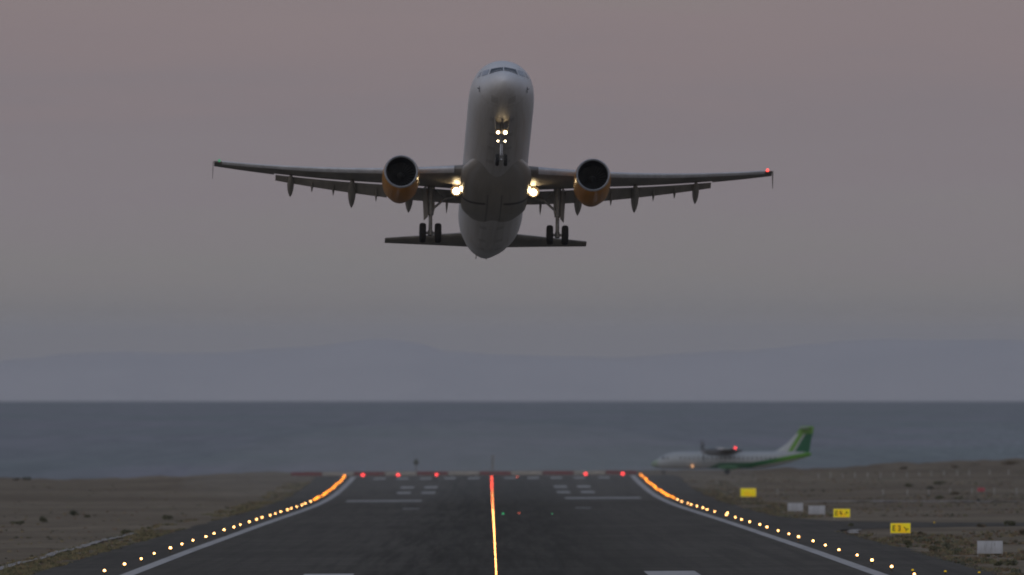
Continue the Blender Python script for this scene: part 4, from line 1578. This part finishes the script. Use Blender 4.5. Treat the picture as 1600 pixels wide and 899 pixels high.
# fence posts in two rows
def posts(spots, label, group, wid):
    proto = None
    for px, pt, pb in spots:
        x, d_ = find_d(pb, px)
        h = (pb - pt) * d_ / FPX
        if proto is None:
            mb = MB()
            mb.box((0, 0, 0.5), (wid, wid, 1.0), bev=0.02)
            mb.box((0, 0, 1.02), (wid * 0.7, wid * 0.7, 0.05))
            proto = mb.build('fence_post', M['post_white'])
            tag(proto, label, 'post', group)
            o = proto
        else:
            o = copy_tree(proto)
        o.location = (x, d_, land(x, d_) - 0.05)
        o.scale = (1, 1, h + 0.05)
        o.rotation_euler = (R(1.5) * math.sin(px), R(2) * math.cos(px * 1.3), 0)


posts([(1576, 735, 743), (1546.5, 735, 743.5), (1514.5, 735, 744.5), (1496, 735, 744), (1475, 736, 744), (1455, 737, 745), (1436, 738, 746), (1417, 739, 746.5), (1396, 738.5, 746.5),
       (1376, 739, 747), (1356, 739, 747), (1336, 739.5, 747.5), (1317, 740, 748), (1298, 738, 748), (1279, 740, 748)],
      'pale fence post in the far row below the shore', 'far row of pale fence posts', 0.19)
posts([(1588.5, 762.5, 773), (1554, 762.5, 773), (1519, 763, 773), (1484.5, 763, 774), (1451, 764, 774), (1418, 765, 774.5), (1380, 765, 775), (1215, 764, 774)],
      'white fence post in the nearer row on the right field', 'nearer row of white fence posts', 0.17)
x, d_ = find_d(790.5, 1528.5)
root = empty('field_lamp', (x, d_, land(x, d_)))
mb = MB(); mb.tube([(0, 0, -0.05), (0, 0, 0.55)], 0.06, 8); mb.build('stem', M['post_white'], root)
mb = MB(); mb.lathe([(0.55, 0.10), (0.62, 0.17), (0.78, 0.16), (0.86, 0.05)], (0, 0, 0), 'Z', 12); mb.build('head', M['sign_black'], root)
tag(root, 'small dark headed field lamp standing by the pale track', 'lamp')


# ================================================================== plants
def bush_mesh(rad, hgt, n, seed, mats):
    rnd = random.Random(seed)
    b = MB()
    lobes = [(rnd.uniform(-.6, .6) * rad, rnd.uniform(-.6, .6) * rad, rnd.uniform(.25, .7) * hgt, rnd.uniform(.35, .6)) for _ in range(6)]
    for _ in range(n):
        lx_, ly_, lz_, lr = rnd.choice(lobes)
        while True:
            p = Vector((rnd.uniform(-1, 1), rnd.uniform(-1, 1), rnd.uniform(-1, 1)))
            if p.length < 1:
                break
        p = Vector((lx_ + p.x * rad * lr, ly_ + p.y * rad * lr, max(0.01, lz_ + p.z * hgt * lr)))
        s_ = rnd.uniform(.05, .12) * (0.6 + rad * 0.5)
        d1 = Vector((rnd.gauss(0, 1), rnd.gauss(0, 1), rnd.gauss(0, 1))).normalized()
        d2 = d1.cross(Vector((rnd.gauss(0, 1), rnd.gauss(0, 1), rnd.gauss(0, 1)))).normalized()
        b.add([p - d1 * s_, p + d2 * s_ * 0.5, p + d1 * s_, p - d2 * s_ * 0.5], [(0, 1, 2, 3)], rnd.choice(range(len(mats))))
    return b


def bush(px, pb, wpx, hpx, seed, mats, label):
    x, d_ = find_d(pb, px)
    k = d_ / FPX
    root = empty('bush', (x, d_, land(x, d_) - 0.03))
    rad, hgt = wpx * k / 2, hpx * k
    b = bush_mesh(rad, hgt, 420, seed, mats)
    b.build('foliage', mats, root, smooth=False)
    t = MB()
    rnd = random.Random(seed)
    for _ in range(5):
        t.tube([(0, 0, 0), (rnd.uniform(-.3, .3) * rad, rnd.uniform(-.3, .3) * rad, hgt * .4), (rnd.uniform(-.6, .6) * rad, rnd.uniform(-.6, .6) * rad, hgt * .75)], [.03, .02, .008], 5)
    t.build('stems', M['twig'], root)
    tag(root, label, 'bush', 'bushes on the dry field')
    return root


LD, LO, LG, LY, LR = M['leaf_dark'], M['leaf_olive'], M['leaf_grey'], M['leaf_dry'], M['leaf_rust']
bush(1419, 853, 14, 9, 1, [LD, LO], 'dark green bush at the asphalt edge below the E3 sign')
bush(1443, 848, 26, 7, 2, [LO, LG], 'low olive bush right of the dark green one')
bush(1458, 861, 20, 8, 3, [LD, LR, LO], 'brownish bush left of two pale green ones near the asphalt')
bush(1480, 858, 16, 9, 4, [LG, LO], 'pale green bush with rounded top at the verge')
bush(1492, 864, 24, 7, 5, [LG, LG, LO], 'flat grey green bush left of the stained white board')
bush(1581, 884, 26, 9, 6, [LG, LO], 'pale grey green bush at the lower right corner')
bush(1560, 884, 16, 8, 7, [LD, LO], 'dark bush below the stained white board')
bush(1590, 896, 22, 8, 8, [LG, LO], 'grey green bush in the bottom right corner')
bush(1580, 822, 26, 9, 9, [LO, LD], 'olive bush above the stained white board at the right edge')
bush(1597, 836, 22, 10, 10, [LD, LR], 'dark rusty bush cut by the right edge')
bush(1533, 824, 16, 6, 11, [LD, LR], 'small dark bush between the E3 sign and the right edge')
bush(1439, 836, 12, 6, 12, [LD, LR], 'small dark bush just right of the E3 sign')
bush(1330, 823, 10, 5, 13, [LD, LO], 'tiny dark bush below the faint lettered yellow sign')
bush(1423, 761, 22, 5, 14, [LD, LO], 'dark low bush on the far field left of the posts')
bush(1448, 765, 20, 5, 15, [LD], 'dark low bush on the far field behind the nearer posts')
bush(1470, 757, 26, 5, 16, [LO, LD], 'olive low bush below the far fence posts')
bush(1492, 774, 18, 5, 17, [LD, LR], 'dark brown bush at the foot of a white post')
bush(1469, 780, 20, 5, 18, [LO, LD], 'olive bush above the pale track')
bush(1500, 780, 24, 4, 19, [LD, LO], 'flat dark bush above the pale track right of the olive one')
bush(116, 806, 16, 8, 20, [LD], 'round dark bush alone on the left field')
bush(68, 816, 16, 9, 21, [LD, LO], 'dark bush left of the round one on the left field')
bush(136, 809, 12, 4, 22, [LD, LO], 'tiny flat bush right of the round dark one')
bush(28, 819, 24, 5, 23, [LD, LO], 'flat olive bush near the left edge')
bush(200, 835, 26, 7, 24, [LD, LO], 'dark green bush beside the pale concrete strip')
bush(262, 812, 20, 7, 25, [LO, LD], 'olive bush right of the concrete strip end')
bush(42, 750, 14, 4, 26, [LD], 'dark bush on the far skyline at the left')
bush(24, 751, 12, 4, 27, [LD, LR], 'low dark bush on the far skyline in the left corner')
bush(1415, 733, 18, 4, 28, [LD, LR], 'dark bush on the shore ridge above the far posts')
bush(1578, 726, 30, 6, 29, [LD, LR], 'broad dark mound of scrub on the shore ridge at far right')
bush(1520, 729, 22, 4, 30, [LD, LR], 'long low scrub on the shore ridge left of the mound')
bush(1494, 731, 16, 4, 31, [LD, LR], 'thin low scrub at the left end of the shore ridge')


def tufts(name, label, count, pick, mats, weights, hmin, hmax, seed):
    rnd = random.Random(seed)
    b = MB()
    n = 0
    while n < count:
        q_ = pick(rnd)
        if q_ is None:
            continue
        x, d_ = q_
        z = land(x, d_) - 0.02
        n += 1
        mi = rnd.choices(range(len(mats)), weights)[0]
        h = rnd.uniform(hmin, hmax)
        for _ in range(7):
            a_ = rnd.uniform(0, 2 * math.pi)
            r_ = rnd.uniform(0.02, 0.22) * (h / 0.25)
            bx, by = x + math.cos(a_) * r_, d_ + math.sin(a_) * r_
            lean = rnd.uniform(-.5, .5) * h
            wd = rnd.uniform(.02, .05) * (h / 0.2)
            b.add([(bx - wd, by, z), (bx + wd, by + wd, z), (bx + lean, by + lean * .3, z + h * rnd.uniform(.6, 1.1))], [(0, 1, 2)], mi)
    o = b.build(name, mats, smooth=False)
    o['kind'] = 'stuff'
    o['label'] = label
    o['category'] = 'vegetation'
    return o


def verge(side, lo, hi, d0, d1, power=1.6):
    def f(rnd):
        t = rnd.random() ** power
        d_ = d0 + (d1 - d0) * t
        x = side * (lo + (hi - lo) * rnd.random() ** 1.5)
        if noise.noise(Vector((x * .25, d_ * .03, 5.5))) < -0.12:
            return None
        if side > 0 and 1740 < d_ < 2070 and x < 60:
            return None
        return x, d_
    return f


tufts('verge_grass', 'yellow green weeds along the left asphalt edge', 5000, verge(-1, 29.8, 34.0, 1130, 3150), [LY, LO, LD, LR], [4, 5, 1.5, 1.5], .10, .30, 1)
tufts('verge_grass', 'rusty and green weeds along the right asphalt edge', 4600, verge(1, 29.8, 37, 1150, 3150), [LR, LO, LG, LY, LD], [4, 3, 2, 2, 2], .10, .30, 2)


def field(side):
    def f(rnd):
        d_ = 1250 + 2050 * rnd.random() ** 1.3
        x = side * (33.5 + (d_ * 0.0275 - 25) * rnd.random())
        if noise.noise(Vector((x * .12, d_ * .02, 8.5))) < 0.02:
            return None
        if side > 0 and 1740 < d_ < 2070 and x < 60:
            return None
        return x, d_
    return f


tufts('field_scrub', 'sparse dry scrub on the left field', 500, field(-1), [LY, LO, LD, LR], [2, 2, 3, 4], .08, .26, 3)
tufts('field_scrub', 'sparse dry scrub on the right field', 3000, field(1), [LR, LO, LD, LY], [4, 2, 3, 1], .08, .28, 4)
